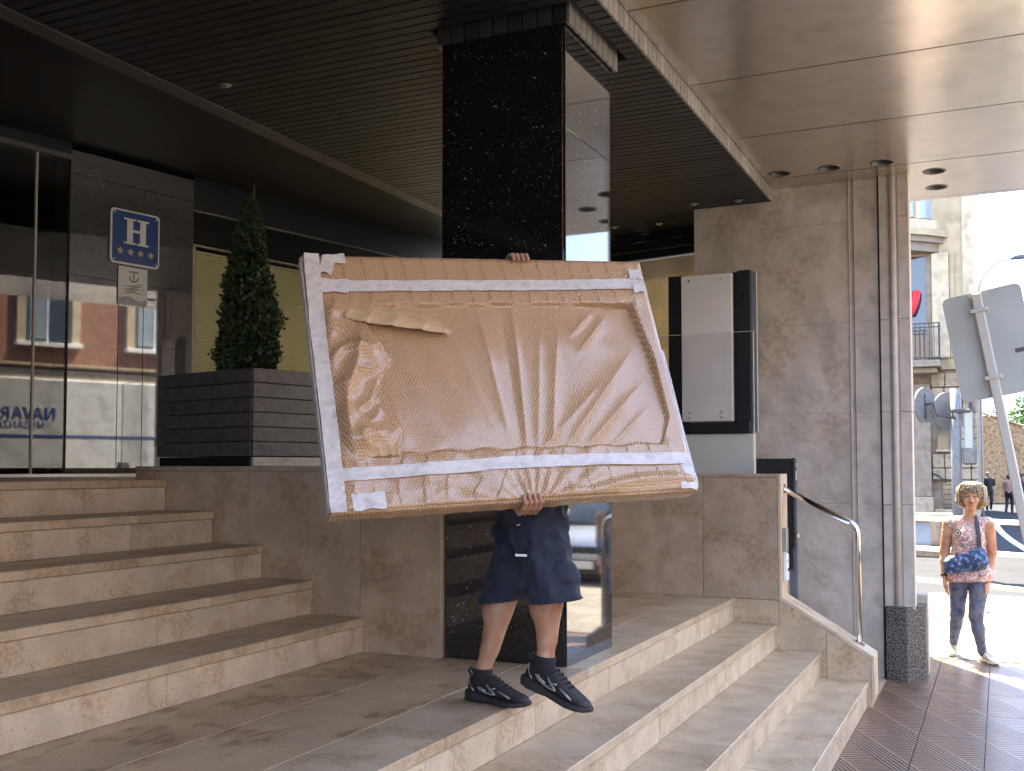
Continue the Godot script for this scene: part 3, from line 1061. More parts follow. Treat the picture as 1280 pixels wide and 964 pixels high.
func ring_cell(st: SurfaceTool, x0: float, x1: float, z0: float, z1: float, c: Vector2, r: float) -> void:
	var n := 32
	var edge := func(a: float) -> Vector2:
		var d := Vector2(cos(a), sin(a))
		var t := INF
		if d.x > 1e-6: t = minf(t, (x1 - c.x) / d.x)
		if d.x < -1e-6: t = minf(t, (x0 - c.x) / d.x)
		if d.y > 1e-6: t = minf(t, (z1 - c.y) / d.y)
		if d.y < -1e-6: t = minf(t, (z0 - c.y) / d.y)
		return c + d * t
	var angles := []
	for k in n:
		angles.append(fposmod(TAU * k / n, TAU))
	for q in [Vector2(x0, z0), Vector2(x1, z0), Vector2(x1, z1), Vector2(x0, z1)]:
		angles.append(fposmod((q - c).angle(), TAU))
	angles.sort()
	for k in angles.size():
		var a: float = angles[k]
		var b: float = angles[(k + 1) % angles.size()]
		var p: Vector2 = c + Vector2(cos(a), sin(a)) * r
		var q: Vector2 = c + Vector2(cos(b), sin(b)) * r
		var e: Vector2 = edge.call(a)
		var f: Vector2 = edge.call(b)
		for y in [0.0, 0.02]:
			var mid := Vector3(c.x, 0.01, c.y)
			var v := [Vector3(p.x, y, p.y), Vector3(q.x, y, q.y), Vector3(f.x, y, f.y), Vector3(e.x, y, e.y)]
			var out := Vector3(0, 0.01 - (y - 0.01) * 9.0, 0)
			tri_out(st, v[0], v[1], v[2], (v[0] + v[1] + v[2]) / 3.0 - Vector3(0, y - 0.01, 0))
			tri_out(st, v[0], v[2], v[3], (v[0] + v[2] + v[3]) / 3.0 - Vector3(0, y - 0.01, 0))
		quad(st, Vector3(q.x, 0, q.y), Vector3(q.x, 0.02, q.y), Vector3(p.x, 0.02, p.y), Vector3(p.x, 0, p.y))


func back_walls() -> void:
	# body of the hotel above and behind, out of the picture but shading the street
	var b := thing("hotel_building", "upper floors of the hotel above the porch ceilings", "building")
	span(Vector3(-16, 4.2, -9.68), Vector3(0.35, 9.0, 12.0), "wall", M.render_smooth, b)
	span(Vector3(-16, 0.0, -10.5), Vector3(-6.1, 9.0, -10.0), "side_wall", M.render_smooth, b)
	span(Vector3(-2.2, 0.0, -10.5), Vector3(-0.93, 9.0, -10.0), "side_wall", M.render_smooth, b)
	span(Vector3(-6.099, 6.3, -10.5), Vector3(-2.201, 9.0, -10.0), "side_wall", M.render_smooth, b)
	span(Vector3(-6.099, 0.0, -10.5), Vector3(-2.201, 1.5, -10.2), "side_wall", M.render_smooth, b)
	span(Vector3(-16, 4.2, -10.0), Vector3(-6.1, 9.0, -9.69), "side_wall", M.render_smooth, b)
	span(Vector3(-2.2, 4.2, -10.0), Vector3(-0.93, 9.0, -9.69), "side_wall", M.render_smooth, b)
	# far end of the porch behind the photographer
	setting("porch_end_wall", box(Vector3(7.2, 4.2, 0.2)), M.dark_steel, "dark end wall of the porch", Vector3(-5.3, 2.1, 2.1))
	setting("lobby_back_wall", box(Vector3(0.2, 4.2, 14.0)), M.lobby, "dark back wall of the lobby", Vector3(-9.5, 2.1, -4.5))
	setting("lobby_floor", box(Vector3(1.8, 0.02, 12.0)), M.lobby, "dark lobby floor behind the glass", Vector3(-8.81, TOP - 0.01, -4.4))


func glazed_front() -> void:
	var f := thing("glazed_front", "dark glass doors beside the granite panel with the blue sign", "glass front", FRONT, SHOP)
	var top := 3.74
	part("glass_pane", box(Vector3(2.6, top - 1.594 - 0.02, 0.003)), M.glass, f, Vector3(-1.21, (top + 1.594) / 2, 0.0))
	part("glass_pane", box(Vector3(0.225, top - 1.594 - 0.02, 0.003)), M.glass, f, Vector3(0.218, (top + 1.594) / 2, -0.02))
	span(Vector3(0.088, 1.594, -0.008), Vector3(0.1, top, 0.012), "edge_strip", M.galva, f)
	span(Vector3(-2.6, top, -0.06), Vector3(0.33, top + 0.035, 0.03), "door_header", M.beam, f)
	span(Vector3(-2.6, top + 0.036, -0.05), Vector3(0.33, 3.87, 0.02), "header_panel", M.dark_steel, f)
	span(Vector3(-2.6, 1.594 - 0.005, -0.05), Vector3(1.33, 1.594 + 0.02, 0.02), "threshold", M.steel, f)
	# a granite panel that stands a little proud of the glass
	var g := thing("granite_panel_wall", "dark polished granite wall panel carrying the blue hotel sign", "wall panel", FRONT, SHOP)
	var rows := [[1.594 + 0.012, 2.315, [0.335, 0.711, 0.909, 1.325]], [2.318, 2.965, [0.335, 0.711, 0.909, 1.325]], [2.968, 3.655, [0.335, 0.9, 1.325]], [3.658, 3.82, [0.335, 1.325]]]
	for r in rows:
		var xs: Array = r[2]
		for k in xs.size() - 1:
			span(Vector3(xs[k] + 0.0015, r[0], -0.03), Vector3(xs[k + 1] - 0.0015, r[1], 0.0), "granite_slab", M.granite_panel, g, 0.0015)
	span(Vector3(0.337, 1.594, -0.2), Vector3(1.32, 3.83, -0.032), "core", M.black, g)
	# scratches of old paste on the polished stone
	var scr := st_new()
	rng.seed = 15
	for k in 9:
		var at := Vector3(0.52 + rng.randf_range(-0.06, 0.06), 3.72 - k * 0.022 + rng.randf_range(-0.01, 0.01), 0.001)
		add_box(scr, at, Vector3(rng.randf_range(0.015, 0.05), rng.randf_range(0.006, 0.016), 0.001), 0.0, Basis(Vector3.BACK, rng.randf_range(-0.8, 0.8)))
	part("paste_mark", done(scr), M.beam, g)
	# hotel sign
	var s := thing("hotel_sign", "blue square sign with a white letter H and four stars", "sign", FRONT + SHOP * Vector3(0.824, 3.286, 0.012), SHOP)
	part("backing_plate", rounded_plate(0.392, 0.388, 0.03, 0.012), M.sign_white, s)
	part("blue_plate", rounded_plate(0.366, 0.362, 0.022, 0.004), M.sign_blue, s, Vector3(0, 0, 0.008))
	var h := st_new()
	for x in [-0.052, 0.052]:
		add_box(h, Vector3(x, 0.045, 0), Vector3(0.046, 0.166, 0.003))
		for y in [-0.0405, 0.1305]:
			add_box(h, Vector3(x, y, 0), Vector3(0.094, 0.013, 0.003))
	add_box(h, Vector3(0, 0.05, 0), Vector3(0.06, 0.018, 0.003))
	part("letter", done(h), M.sign_white, s, Vector3(0.004, 0, 0.0115))
	for k in 4:
		var pts := PackedVector2Array()
		for i in 10:
			var a := PI / 2 + TAU * i / 10
			pts.append(Vector2(cos(a), sin(a)) * (0.026 if i % 2 == 0 else 0.015))
		part("star", prism(pts, -0.0015, 0.0015), M.star, s, Vector3(-0.122 + k * 0.0815, -0.103, 0.0115))
	for x in [-0.168, 0.168]:
		for y in [-0.166, 0.166]:
			part("screw", disc(0.006, 0.003, 10), M.sign_white, s, Vector3(x, y, 0.011), Basis(Vector3.RIGHT, PI / 2))
	# smaller plaque under it
	var p := thing("small_plaque", "small pale plaque with a grey emblem under the blue sign", "plaque", FRONT + SHOP * Vector3(0.815, 2.944, 0.008), SHOP)
	part("plate", box(Vector3(0.232, 0.268, 0.006), 0.001), M.sign_white, p)
	part("print", plaque_face(0.226, 0.262), plaque_mat(), p, Vector3(0, 0, 0.0042))
	# window with blinds to the right of the panel
	var w := thing("blind_window", "wide window with closed cream blinds behind the clipped tree", "window", FRONT, SHOP)
	span(Vector3(1.33, 3.60, -0.10), Vector3(4.22, 3.86, -0.01), "head_frame", M.dark_steel, w)
	span(Vector3(1.33, 3.594, -0.03), Vector3(4.22, 3.601, -0.004), "trim_line", M.steel, w)
	span(Vector3(1.33, 3.34, -0.09), Vector3(4.22, 3.592, -0.05), "transom_panel", M.dark_steel, w)
	span(Vector3(1.33, 3.333, -0.04), Vector3(4.22, 3.3395, -0.004), "trim_line", M.steel, w)
	span(Vector3(1.33, 1.60, -0.04), Vector3(4.22, 1.69, 0.01), "sill", M.dark_steel, w)
	for k in 2:
		part("glass_pane", box(Vector3(1.43, 1.95, 0.003)), M.glass, w, Vector3(2.06 + k * 1.45, 2.64, -0.02))
	for k in 2:
		part("glass_pane", box(Vector3(1.43, 1.95, 0.003)), M.glass, w, Vector3(2.06 + k * 1.45, 2.64, -0.036))
	span(Vector3(1.345, 1.69, -0.09), Vector3(1.37, 3.33, -0.03), "mullion", M.galva, w)
	span(Vector3(2.77, 1.69, -0.06), Vector3(2.80, 3.33, -0.028), "mullion", M.dark_steel, w)
	var bl := st_new()
	for k in 72:
		add_box(bl, Vector3(2.78, 1.72 + k * 0.0225, -0.14), Vector3(2.86, 0.0215, 0.002), 0.0, Basis(Vector3.RIGHT, -0.35))
	var o := part("blind_slats", done(bl), M.blind, w)
	o.set_meta("kind", "stuff")
	span(Vector3(1.33, 1.6, -0.6), Vector3(4.22, 3.4, -0.55), "room_wall", M.cream, w)
	# return wall that closes the far end
	var q := Vector3(-5.487, 0, -10.154)
	var turn := Basis(FACE.z, Vector3.UP, -FACE.x)
	var c := thing("cream_blind", "tall cream blind lit from behind under a dark roller box beyond the column", "blind", q, turn)
	for k in 4:
		span(Vector3(k * 0.80 + 0.002, 1.55, -0.012), Vector3((k + 1) * 0.80 - 0.002, 3.63, 0.0), "blind_panel", M.sunblind, c)
	span(Vector3(0, 3.64, -0.1), Vector3(3.2, 3.70, 0.06), "roller_box", M.dark_steel, c, 0.004)
	span(Vector3(0, 3.703, -0.1), Vector3(3.2, 3.80, 0.10), "roller_box", M.black, c, 0.01)
	span(Vector3(0, 3.803, -0.1), Vector3(3.2, 3.90, 0.03), "roller_box", M.dark_steel, c, 0.004)


func rounded_plate(w: float, h: float, r: float, t: float) -> ArrayMesh:
	var pts := PackedVector2Array()
	for k in 4:
		var c := Vector2([1, -1, -1, 1][k] * (w / 2 - r), [1, 1, -1, -1][k] * (h / 2 - r))
		for i in 6:
			var a := PI / 2 * (k + i / 5.0)
			pts.append(c + Vector2(cos(a), sin(a)) * r)
	return prism(pts, -t / 2, t / 2)


func plaque_face(w: float, h: float) -> ArrayMesh:
	var st := st_new()
	var v := [Vector3(-w / 2, h / 2, 0), Vector3(w / 2, h / 2, 0), Vector3(w / 2, -h / 2, 0), Vector3(-w / 2, -h / 2, 0)]
	var uv := [Vector2(0, 0), Vector2(1, 0), Vector2(1, 1), Vector2(0, 1)]
	for k in [0, 1, 2, 0, 2, 3]:
		st.set_uv(uv[k])
		st.add_vertex(v[k])
	return done(st)


func plaque_mat() -> StandardMaterial3D:
	var im := Image.create(116, 134, false, Image.FORMAT_RGB8)
	im.fill(rgb(0.68, 0.68, 0.66))
	var ink := rgb(0.16, 0.17, 0.24)
	for y in 134:
		for x in 116:
			var p := Vector2(x, y)
			# a round hook under a bar, then sweeping bands
			var d := (p - Vector2(60, 32)).length()
			if (y > 32 and absf(d - 18) < 3.0) or (absf(x - 60) < 3 and y > 14 and y < 44) or (absf(y - 15) < 2.5 and absf(x - 60) < 21):
				im.set_pixel(x, y, ink)
			for k in 4:
				var c := 62.0 + k * 11.0 + 7.0 * sin((x / 116.0 + k * 0.13) * TAU * 0.8)
				if absf(y - c) < 2.6 * sin(PI * clampf((x - 12.0) / 92.0, 0, 1)):
					im.set_pixel(x, y, rgb(0.22, 0.23, 0.27))
			var low := 112.0 + 6.0 * sin(x / 116.0 * TAU * 1.1 + 2.6)
			if y > low:
				im.set_pixel(x, y, rgb(0.34, 0.33, 0.42))
	var m := mat(Color.WHITE, 0.4)
	m.albedo_texture = ImageTexture.create_from_image(im)
	m.texture_repeat = false
	return m


func lift() -> void:
	var l := thing("platform_lift", "white and black wheelchair platform lift behind the low stone wall", "lift", Vector3(0, 0, -8.42))
	span(Vector3(-2.475, 1.88, -0.05), Vector3(-2.335, 3.235, 0.0), "post", M.black, l, 0.004)
	span(Vector3(-2.325, 1.90, -0.06), Vector3(-2.31, 3.225, -0.01), "track", M.dark_steel, l)
	span(Vector3(-1.945, 1.96, -0.05), Vector3(-1.905, 3.235, -0.02), "track", M.black, l)
	span(Vector3(-1.90, 1.94, -0.05), Vector3(-1.795, 3.24, 0.02), "post", M.black, l, 0.004)
	span(Vector3(-1.794, 1.94, -0.05), Vector3(-1.745, 3.23, 0.0), "side_plate", M.steel, l, 0.003)
	span(Vector3(-2.355, 2.03, -0.045), Vector3(-1.938, 3.222, 0.035), "white_panel", M.white_panel, l, 0.004)
	span(Vector3(-2.42, 1.93, -0.04), Vector3(-1.80, 2.022, 0.06), "cross_bar", M.black, l, 0.004)
	span(Vector3(-2.42, 0.62, -0.04), Vector3(-1.775, 1.926, 0.03), "pale_panel", M.pale_panel, l, 0.003)
	for x in [-2.405, -1.85]:
		for y in [2.15, 2.6, 3.03]:
			part("bolt", disc(0.012, 0.01, 10), M.chrome, l, Vector3(x, y, 0.006 if x < -2 else 0.024), Basis(Vector3.RIGHT, PI / 2))
	for x in [-2.29, -2.03]:
		for y in [2.06, 2.10, 3.18]:
			part("bolt", disc(0.009, 0.008, 10), M.steel, l, Vector3(x, y, 0.037), Basis(Vector3.RIGHT, PI / 2))
	part("glass_sheet", box(Vector3(0.82, 1.08, 0.01)), M.glass, l, Vector3(-2.10, 2.15, 0.42))
	var e := st_new()
	add_box(e, Vector3(-2.10, 2.692, 0.42), Vector3(0.82, 0.003, 0.011))
	add_box(e, Vector3(-1.688, 2.15, 0.42), Vector3(0.003, 1.08, 0.011))
	part("glass_edge", done(e), M.pale_panel, l)
	var g := thing("lift_gate", "black gate post with steel locks behind the end of the low wall", "gate", Vector3(0, 0, -8.06))
	span(Vector3(-1.69, 0.9, -0.04), Vector3(-1.42, 1.725, 0.0), "gate_leaf", M.black, g, 0.004)
	span(Vector3(-1.42, 1.06, -0.05), Vector3(-1.405, 1.73, 0.012), "post", M.dark_steel, g, 0.003)
	span(Vector3(-1.45, 0.0, -0.02), Vector3(-1.395, 1.725, -0.055), "post", M.blue_grey, g, 0.003)
	span(Vector3(-1.402, 1.66, -0.01), Vector3(-1.385, 1.69, 0.012), "hinge", M.steel, g, 0.002)
	span(Vector3(-1.402, 1.56, -0.01), Vector3(-1.388, 1.63, 0.012), "hinge", M.steel, g, 0.002)
	span(Vector3(-1.40, 1.13, -0.01), Vector3(-1.375, 1.17, 0.02), "latch", M.chrome, g, 0.003)
	var k := thing("call_box", "pair of small steel call boxes on the end of the low wall", "switch box", Vector3(-1.446, 0, -7.80))
	span(Vector3(0.001, 1.05, -0.05), Vector3(0.03, 1.22, 0.03), "upper_box", M.steel, k, 0.004)
	span(Vector3(0.001, 0.84, -0.045), Vector3(0.032, 1.035, 0.03), "lower_box", M.white_panel, k, 0.006)
	part("button", disc(0.014, 0.01, 14), M.chrome, k, Vector3(0.035, 0.985, -0.008), Basis(Vector3.BACK, PI / 2))
	part("key_switch", disc(0.012, 0.012, 14), M.black, k, Vector3(0.035, 0.92, -0.008), Basis(Vector3.BACK, PI / 2))


func pilaster_wall() -> void:
	var w := thing("rendered_wall", "pale rendered wall with a moulded pilaster at the building corner", "wall")
	var z := -8.86
	var hy := [0.0, 1.366, 2.098, 2.834, 3.655, 4.1]
	for k in 5:
		span(Vector3(-2.37, hy[k] + 0.0005, -9.3), Vector3(-1.092, hy[k + 1] - 0.0005, z), "wall_block", M.render, w, 0.002)
		span(Vector3(-1.042, hy[k] + 0.0005, -9.3), Vector3(-0.868, hy[k + 1] - 0.0005, z), "wall_block", M.render_smooth, w, 0.002)
		span(Vector3(-0.854, maxf(hy[k], 0.55) + 0.001, -9.1), Vector3(-0.79, hy[k + 1] - 0.001, z + 0.03), "pilaster_block", M.render_smooth, w, 0.004)
		span(Vector3(-0.715, maxf(hy[k], 0.55) + 0.001, -9.0), Vector3(-0.628, hy[k + 1] - 0.001, z + 0.03), "pilaster_block", M.render_smooth, w, 0.004)
	span(Vector3(-1.0915, 0.0, -9.3), Vector3(-1.0425, 4.1, z - 0.012), "recess", M.render_smooth, w)
	span(Vector3(-1.0915, 0.0, z - 0.013), Vector3(-1.083, 4.1, z + 0.008), "bead", M.render_smooth, w, 0.003)
	span(Vector3(-1.051, 0.0, z - 0.013), Vector3(-1.0425, 4.1, z + 0.008), "bead", M.render_smooth, w, 0.003)
	span(Vector3(-0.8675, 0.0, -9.3), Vector3(-0.8545, 4.1, z - 0.03), "joint", M.black, w)
	span(Vector3(-0.7895, 0.56, -9.1), Vector3(-0.7155, 4.1, z + 0.022), "recess", M.render_smooth, w)
	part("round_moulding", tube([Vector3(-0.752, 0.56, z + 0.026), Vector3(-0.752, 4.1, z + 0.026)], 0.026, 16), M.render_smooth, w)
	# rough granite base, splayed towards the street
	part("granite_base", prism(PackedVector2Array([Vector2(-0.845, -8.795), Vector2(-0.69, -8.775), Vector2(-0.565, -8.93), Vector2(-0.565, -9.12), Vector2(-0.845, -9.12)]), 0.0, 0.572, 1), M.grey_granite, w)
	span(Vector3(-0.90, 0.0, -9.30), Vector3(-0.556, 0.64, -9.125), "plinth", M.render_smooth, w, 0.004)


func planter() -> void:
	var t := thing("planter_box", "square black wooden planter of horizontal boards on the stone ledge", "planter", Vector3(-3.80, 1.664, -4.755), FACE)
	# own axes: x runs away along the street side, z runs out of it (towards the street); the box lies on -z and +x
	var s := 0.90
	var rows := 6
	var hgt := 0.555
	var base := 0.055
	var bh := (hgt - base) / rows
	for k in rows:
		var lo := base + k * bh + 0.002
		var hi := base + (k + 1) * bh - 0.002
		span(Vector3(0.0, lo, -0.02), Vector3(s, hi, 0.0), "board", [M.wood, M.wood_b][k % 2], t, 0.002)
		span(Vector3(0.0, lo, -s), Vector3(s, hi, -s + 0.02), "board", [M.wood, M.wood_b][k % 2], t, 0.002)
		span(Vector3(-0.001, lo, -s + 0.002 - 0.012), Vector3(0.019, hi, -0.021), "board", [M.wood_b, M.wood][k % 2], t, 0.002)
		span(Vector3(s - 0.02, lo, -s + 0.021), Vector3(s, hi, -0.021), "board", [M.wood_b, M.wood][k % 2], t, 0.002)
	span(Vector3(0.021, 0.06, -s + 0.021), Vector3(s - 0.021, 0.50, -0.021), "liner", M.black, t)
	span(Vector3(0.022, 0.501, -s + 0.022), Vector3(s - 0.022, 0.51, -0.022), "soil", M.soil, t)
	span(Vector3(0.01, 0.0, -0.03), Vector3(s, base - 0.004, -0.006), "base_batten", M.pale_wood, t, 0.002)
	span(Vector3(0.0, 0.0, -s + 0.02), Vector3(0.016, base - 0.004, -0.032), "base_batten", M.black, t, 0.002)
	# clipped conical tree
	var at := Vector3(-4.20, 2.17, -5.20)
	var tree := thing("clipped_tree", "narrow clipped evergreen cone growing in the black planter", "tree", at)
	part("trunk", tube([Vector3.ZERO, Vector3(0.005, 0.4, 0), Vector3(-0.005, 0.9, 0.005), Vector3(0.02, 1.12, 0.0)], [0.02, 0.016, 0.01, 0.004], 8), M.bark, tree)
	rng.seed = 31
	var crown := st_new()
	for k in 18000:
		var h := pow(rng.randf(), 1.25)
		var y := 0.05 + h * 1.10
		var lump := 1.0 + 0.12 * sin(h * 19.0 + 1.3) * sin(h * 7.0)
		var r := 0.200 * pow(1.0 - h, 0.66) * smoothstep(-0.20, 0.16, h) * lump + 0.012
		var a := rng.randf() * TAU
		r *= 1.0 + 0.10 * sin(a * 3.0 + h * 11.0) + 0.08 * sin(a * 5.0 - h * 23.0)
		var q := sqrt(rng.randf_range(0.12, 1.0))
		if rng.randf() < 0.06:
			q = rng.randf_range(1.0, 1.14)
		var p := Vector3(cos(a) * r * q, y, sin(a) * r * q)
		leaf(crown, p, rng.randf_range(0.020, 0.034), Vector3(cos(a), 0.6, sin(a)), Color(1, 1, 1) * rng.randf_range(0.55, 1.5) * (Color(2.0, 1.8, 1.4) if rng.randf() < 0.15 else Color.WHITE))
	for k in 26:
		var y := 1.1 + k * 0.005
		leaf(crown, Vector3(0.022 + 0.008 * sin(k * 0.4), y, 0), 0.016, Vector3(cos(k * 2.4), 0.9, sin(k * 2.4)), Color(1.6, 1.8, 1.2))
	var c := part("foliage", done(crown), M.leaf, tree)
	c.set_meta("kind", "stuff")
	part("top_sprig", tube([Vector3(0.02, 1.1, 0), Vector3(0.034, 1.2, 0), Vector3(0.026, 1.235, 0), Vector3(0.04, 1.245, 0)], [0.006, 0.005, 0.004, 0.002], 6), M.leaf_b, tree)


func leaf(st: SurfaceTool, p: Vector3, s: float, up: Vector3, c: Color) -> void:
	var d := (up.normalized() + Vector3(rng.randf_range(-1, 1), rng.randf_range(-1, 1), rng.randf_range(-1, 1)) * 0.9).normalized()
	var w := d.cross(Vector3(rng.randf_range(-1, 1), rng.randf_range(-1, 1), rng.randf_range(-1, 1))).normalized() * s * 0.42
	var n := d.cross(w).normalized() * s * 0.12
	st.set_color(c)
	quad(st, p - d * s * 0.5, p + w + n, p + d * s * 0.7, p - w + n)


# ---------------------------------------------------------------- the street
func street() -> void:
	var far := Node3D.new()
	far.name = "far_pavement"
	add_child(far)
	far.set_meta("kind", "structure")
	far.set_meta("label", "pale pavement on the far side of the cross street")
	span(Vector3(-16, -0.12, -36), Vector3(-0.35, 0.0, -22.9), "paving", M.paver_b, far)
	for k in 15:
		part("kerb_stone", box(Vector3(0.99, 0.14, 0.2), 0.012), M.grey_stone, far, Vector3(-15.5 + k, -0.045, -22.79))
	var line := st_new()
	var last := Vector3.ZERO
	for k in 22:
		var t := k / 21.0
		var p := Vector3(-0.22 + 0.9 * t * t, -0.115, -40.0 + 16.5 * t)
		if k > 0:
			var s := (p - last).cross(Vector3.UP).normalized() * 0.09
			quad(line, last - s, last + s, p + s, p - s)
		last = p
	setting("road_line", done(line), M.paint, "white line painted along the far street")
	# stone bench and low hedge wall beyond the cross street
	var b := thing("stone_bench", "low stone bench on the far pavement behind the railing", "bench", Vector3(-1.75, 0.0, -24.6))
	part("seat", box(Vector3(1.9, 0.14, 0.5), 0.02), M.block, b, Vector3(0, 0.62, 0))
	part("leg", box(Vector3(0.22, 0.55, 0.42), 0.02), M.grey_stone, b, Vector3(-0.55, 0.275, 0))
	part("leg", box(Vector3(0.22, 0.55, 0.42), 0.02), M.grey_stone, b, Vector3(0.45, 0.275, 0))


func arc(cx: float, cz: float, r: float, a0: float, a1: float, n := 14) -> PackedVector2Array:
	var p := PackedVector2Array()
	for k in n + 1:
		var a := lerpf(a0, a1, float(k) / n)
		p.append(Vector2(cx + cos(a) * r, cz + sin(a) * r))
	return p


func far_buildings() -> void:
	var b := thing("corner_building", "cream corner building with a rounded bay and iron balcony across the street", "building", Vector3(0, 0, -35))
	span(Vector3(-16, 4.7, -14), Vector3(-0.98, 20, 0), "wall", M.cream_wall, b)
	span(Vector3(-0.979, 4.72, -14), Vector3(-0.66, 20, 0.06), "corner_strip", M.cream_light, b, 0.02)
	span(Vector3(-16, 0, -14), Vector3(-0.70, 4.69, -0.12), "lower_wall", M.grey_stone, b)
	# rounded bay: stone corbels, a cream sill, tall pale panes between posts
	part("corbel", prism(arc(-4.4, -1.9, 3.37, 0.50, PI - 0.50), 8.33, 8.60, 1), M.grey_stone, b)
	part("corbel", prism(arc(-4.4, -1.9, 3.49, 0.50, PI - 0.50), 8.602, 8.78, 1), M.grey_stone, b)
	part("corbel", prism(arc(-4.4, -1.9, 3.60, 0.50, PI - 0.50), 8.782, 8.98, 1), M.cream_wall, b)
	part("bay_sill", prism(arc(-4.4, -1.9, 3.37, 0.50, PI - 0.50), 8.982, 9.32, 1), M.cream_light, b)
	part("bay_core", prism(arc(-4.4, -1.9, 3.15, 0.50, PI - 0.50), 9.322, 13.0, 1), M.cream_wall, b)
	for k in 9:
		var a := 0.58 + k * 0.25
		var p := Vector3(-4.4 + cos(a) * 3.24, 11.1, -1.9 + sin(a) * 3.24)
		part("bay_post", box(Vector3(0.14, 3.5, 0.14), 0.01), M.cream_light, b, p, Basis(Vector3.UP, -a))
		var q := Vector3(-4.4 + cos(a + 0.125) * 3.18, 11.1, -1.9 + sin(a + 0.125) * 3.18)
		part("window_pane", box(Vector3(0.03, 3.4, 0.66)), M.window_pale, b, q, Basis(Vector3.UP, -a - 0.125))
	# tall opening under the bay, with a cream pilaster beside it
	span(Vector3(-2.75, 5.05, 0.005), Vector3(-2.02, 8.25, 0.03), "door_opening", M.window_dark, b)
	span(Vector3(-2.02, 5.05, 0.0), Vector3(-1.86, 8.3, 0.10), "door_frame", M.grey_stone, b, 0.01)
	span(Vector3(-1.855, 5.05, 0.0), Vector3(-1.36, 8.3, 0.16), "pilaster", M.cream_light, b, 0.02)
	span(Vector3(-1.355, 5.05, 0.0), Vector3(-1.20, 8.3, 0.07), "pilaster", M.cream_wall, b, 0.02)
	# balcony
	span(Vector3(-5.2, 4.72, 0.01), Vector3(-1.60, 4.92, 0.95), "balcony_slab", M.grey_stone, b, 0.02)
	span(Vector3(-5.2, 4.56, 0.01), Vector3(-1.72, 4.715, 0.70), "balcony_slab", M.block_b, b, 0.02)
	var rail := st_new()
	for k in 26:
		add_box(rail, Vector3(-1.64 - k * 0.13, 5.48, 0.9), Vector3(0.022, 1.1, 0.022))
	for k in 5:
		add_box(rail, Vector3(-1.64, 5.48, 0.75 - k * 0.16), Vector3(0.022, 1.1, 0.022))
	for y in [5.0, 5.92, 6.04]:
		add_box(rail, Vector3(-3.3, y, 0.9), Vector3(3.4, 0.03, 0.035))
		add_box(rail, Vector3(-1.64, y, 0.47), Vector3(0.035, 0.03, 0.86))
	part("balcony_railing", done(rail), M.iron, b)
	# rusticated blocks of the ground floor, with two windows
	rng.seed = 19
	var y := 0.42
	var row := 0
	while y < 4.5:
		var h := 0.44 if row % 3 != 2 else 0.36
		var x := -1.93
		while x < -0.66:
			var w := minf(rng.randf_range(0.30, 0.52), -0.62 - x)
			if -0.62 - x - w < 0.16:
				w = -0.62 - x
			var in_win := (x < -1.40 and x + w > -1.80 and y < 3.12 and y + h > 2.22) or (x < -1.24 and x + w > -1.66 and y < 1.25)
			if not in_win:
				part("stone_block", box(Vector3(w - 0.022, h - 0.024, 0.2), 0.025), [M.block, M.block_b, M.block][rng.randi() % 3], b, Vector3(x + w / 2, y + h / 2, -0.05 + rng.randf_range(0.0, 0.03)))
			x += w
		y += h
		row += 1
	span(Vector3(-2.42, 0.78, -0.12), Vector3(-1.95, 4.25, 0.14), "grey_pilaster", M.grey_stone, b, 0.02)
	span(Vector3(-2.5, 0.0, -0.12), Vector3(-1.9, 0.775, 0.22), "pilaster_base", M.block, b, 0.03)
	span(Vector3(-1.89, 0.0, -0.12), Vector3(-0.60, 0.41, 0.12), "plinth", M.block, b, 0.03)
	span(Vector3(-1.77, 2.24, -0.1), Vector3(-1.45, 3.10, -0.02), "window", M.window_dark, b)
	span(Vector3(-1.82, 2.16, -0.1), Vector3(-1.40, 2.236, 0.10), "window_sill", M.block, b, 0.01)
	span(Vector3(-1.64, 0.45, -0.1), Vector3(-1.28, 1.24, -0.02), "window", M.window_dark, b)
	for k in 5:
		span(Vector3(-1.64, 0.55 + k * 0.15, 0.0), Vector3(-1.28, 0.57 + k * 0.15, 0.02), "window_bar", M.iron, b)
	part("arch_stone", tube([Vector3(-1.95, 1.5, 0.08), Vector3(-1.8, 1.46, 0.08), Vector3(-1.65, 1.34, 0.08), Vector3(-1.55, 1.22, 0.08)], 0.03, 6), M.iron, b)
	part("drain_pipe", tube([Vector3(-0.80, 4.5, 0.16), Vector3(-0.80, 2.2, 0.16), Vector3(-0.76, 2.08, 0.22)], 0.05, 8), M.iron, b)
	# red cloth over the balcony
	var st := st_new(true)
	for i in 8:
		for k in 8:
			var f := func(u: float, v: float) -> Vector3: return Vector3(-2.6 + u * (0.44 - 0.2 * v * v), 7.15 - v * 0.75, 0.35 + 0.06 * sin(u * 11.0 + v * 3.0))
			var u := i / 8.0
			var v := k / 8.0
			quad(st, f.call(u, v), f.call(u + 0.125, v), f.call(u + 0.125, v + 0.125), f.call(u, v + 0.125))
	var fl := thing("red_flag", "red cloth hanging beside the tall opening above the iron balcony", "flag", Vector3(0, 0, -35))
	part("cloth", done(st), M.red, fl)
	part("pole", tube([Vector3(-2.62, 6.2, 0.1), Vector3(-2.6, 7.3, 0.4)], 0.02, 6), M.iron, fl)
	# rubble wall closing the far street, a tree behind it
	var w := thing("rubble_wall", "long rough tawny stone wall sloping down along the far street", "wall", Vector3(0, 0, -60))
	part("wall", prism(PackedVector2Array([Vector2(-14, -0.12), Vector2(26, -0.12), Vector2(26, 1.6), Vector2(8, 2.3), Vector2(3.4, 3.1), Vector2(1.1, 3.72), Vector2(0.2, 4.1), Vector2(-0.6, 4.38), Vector2(-14, 5.2)]), -0.5, 0.0), M.rubble, w)
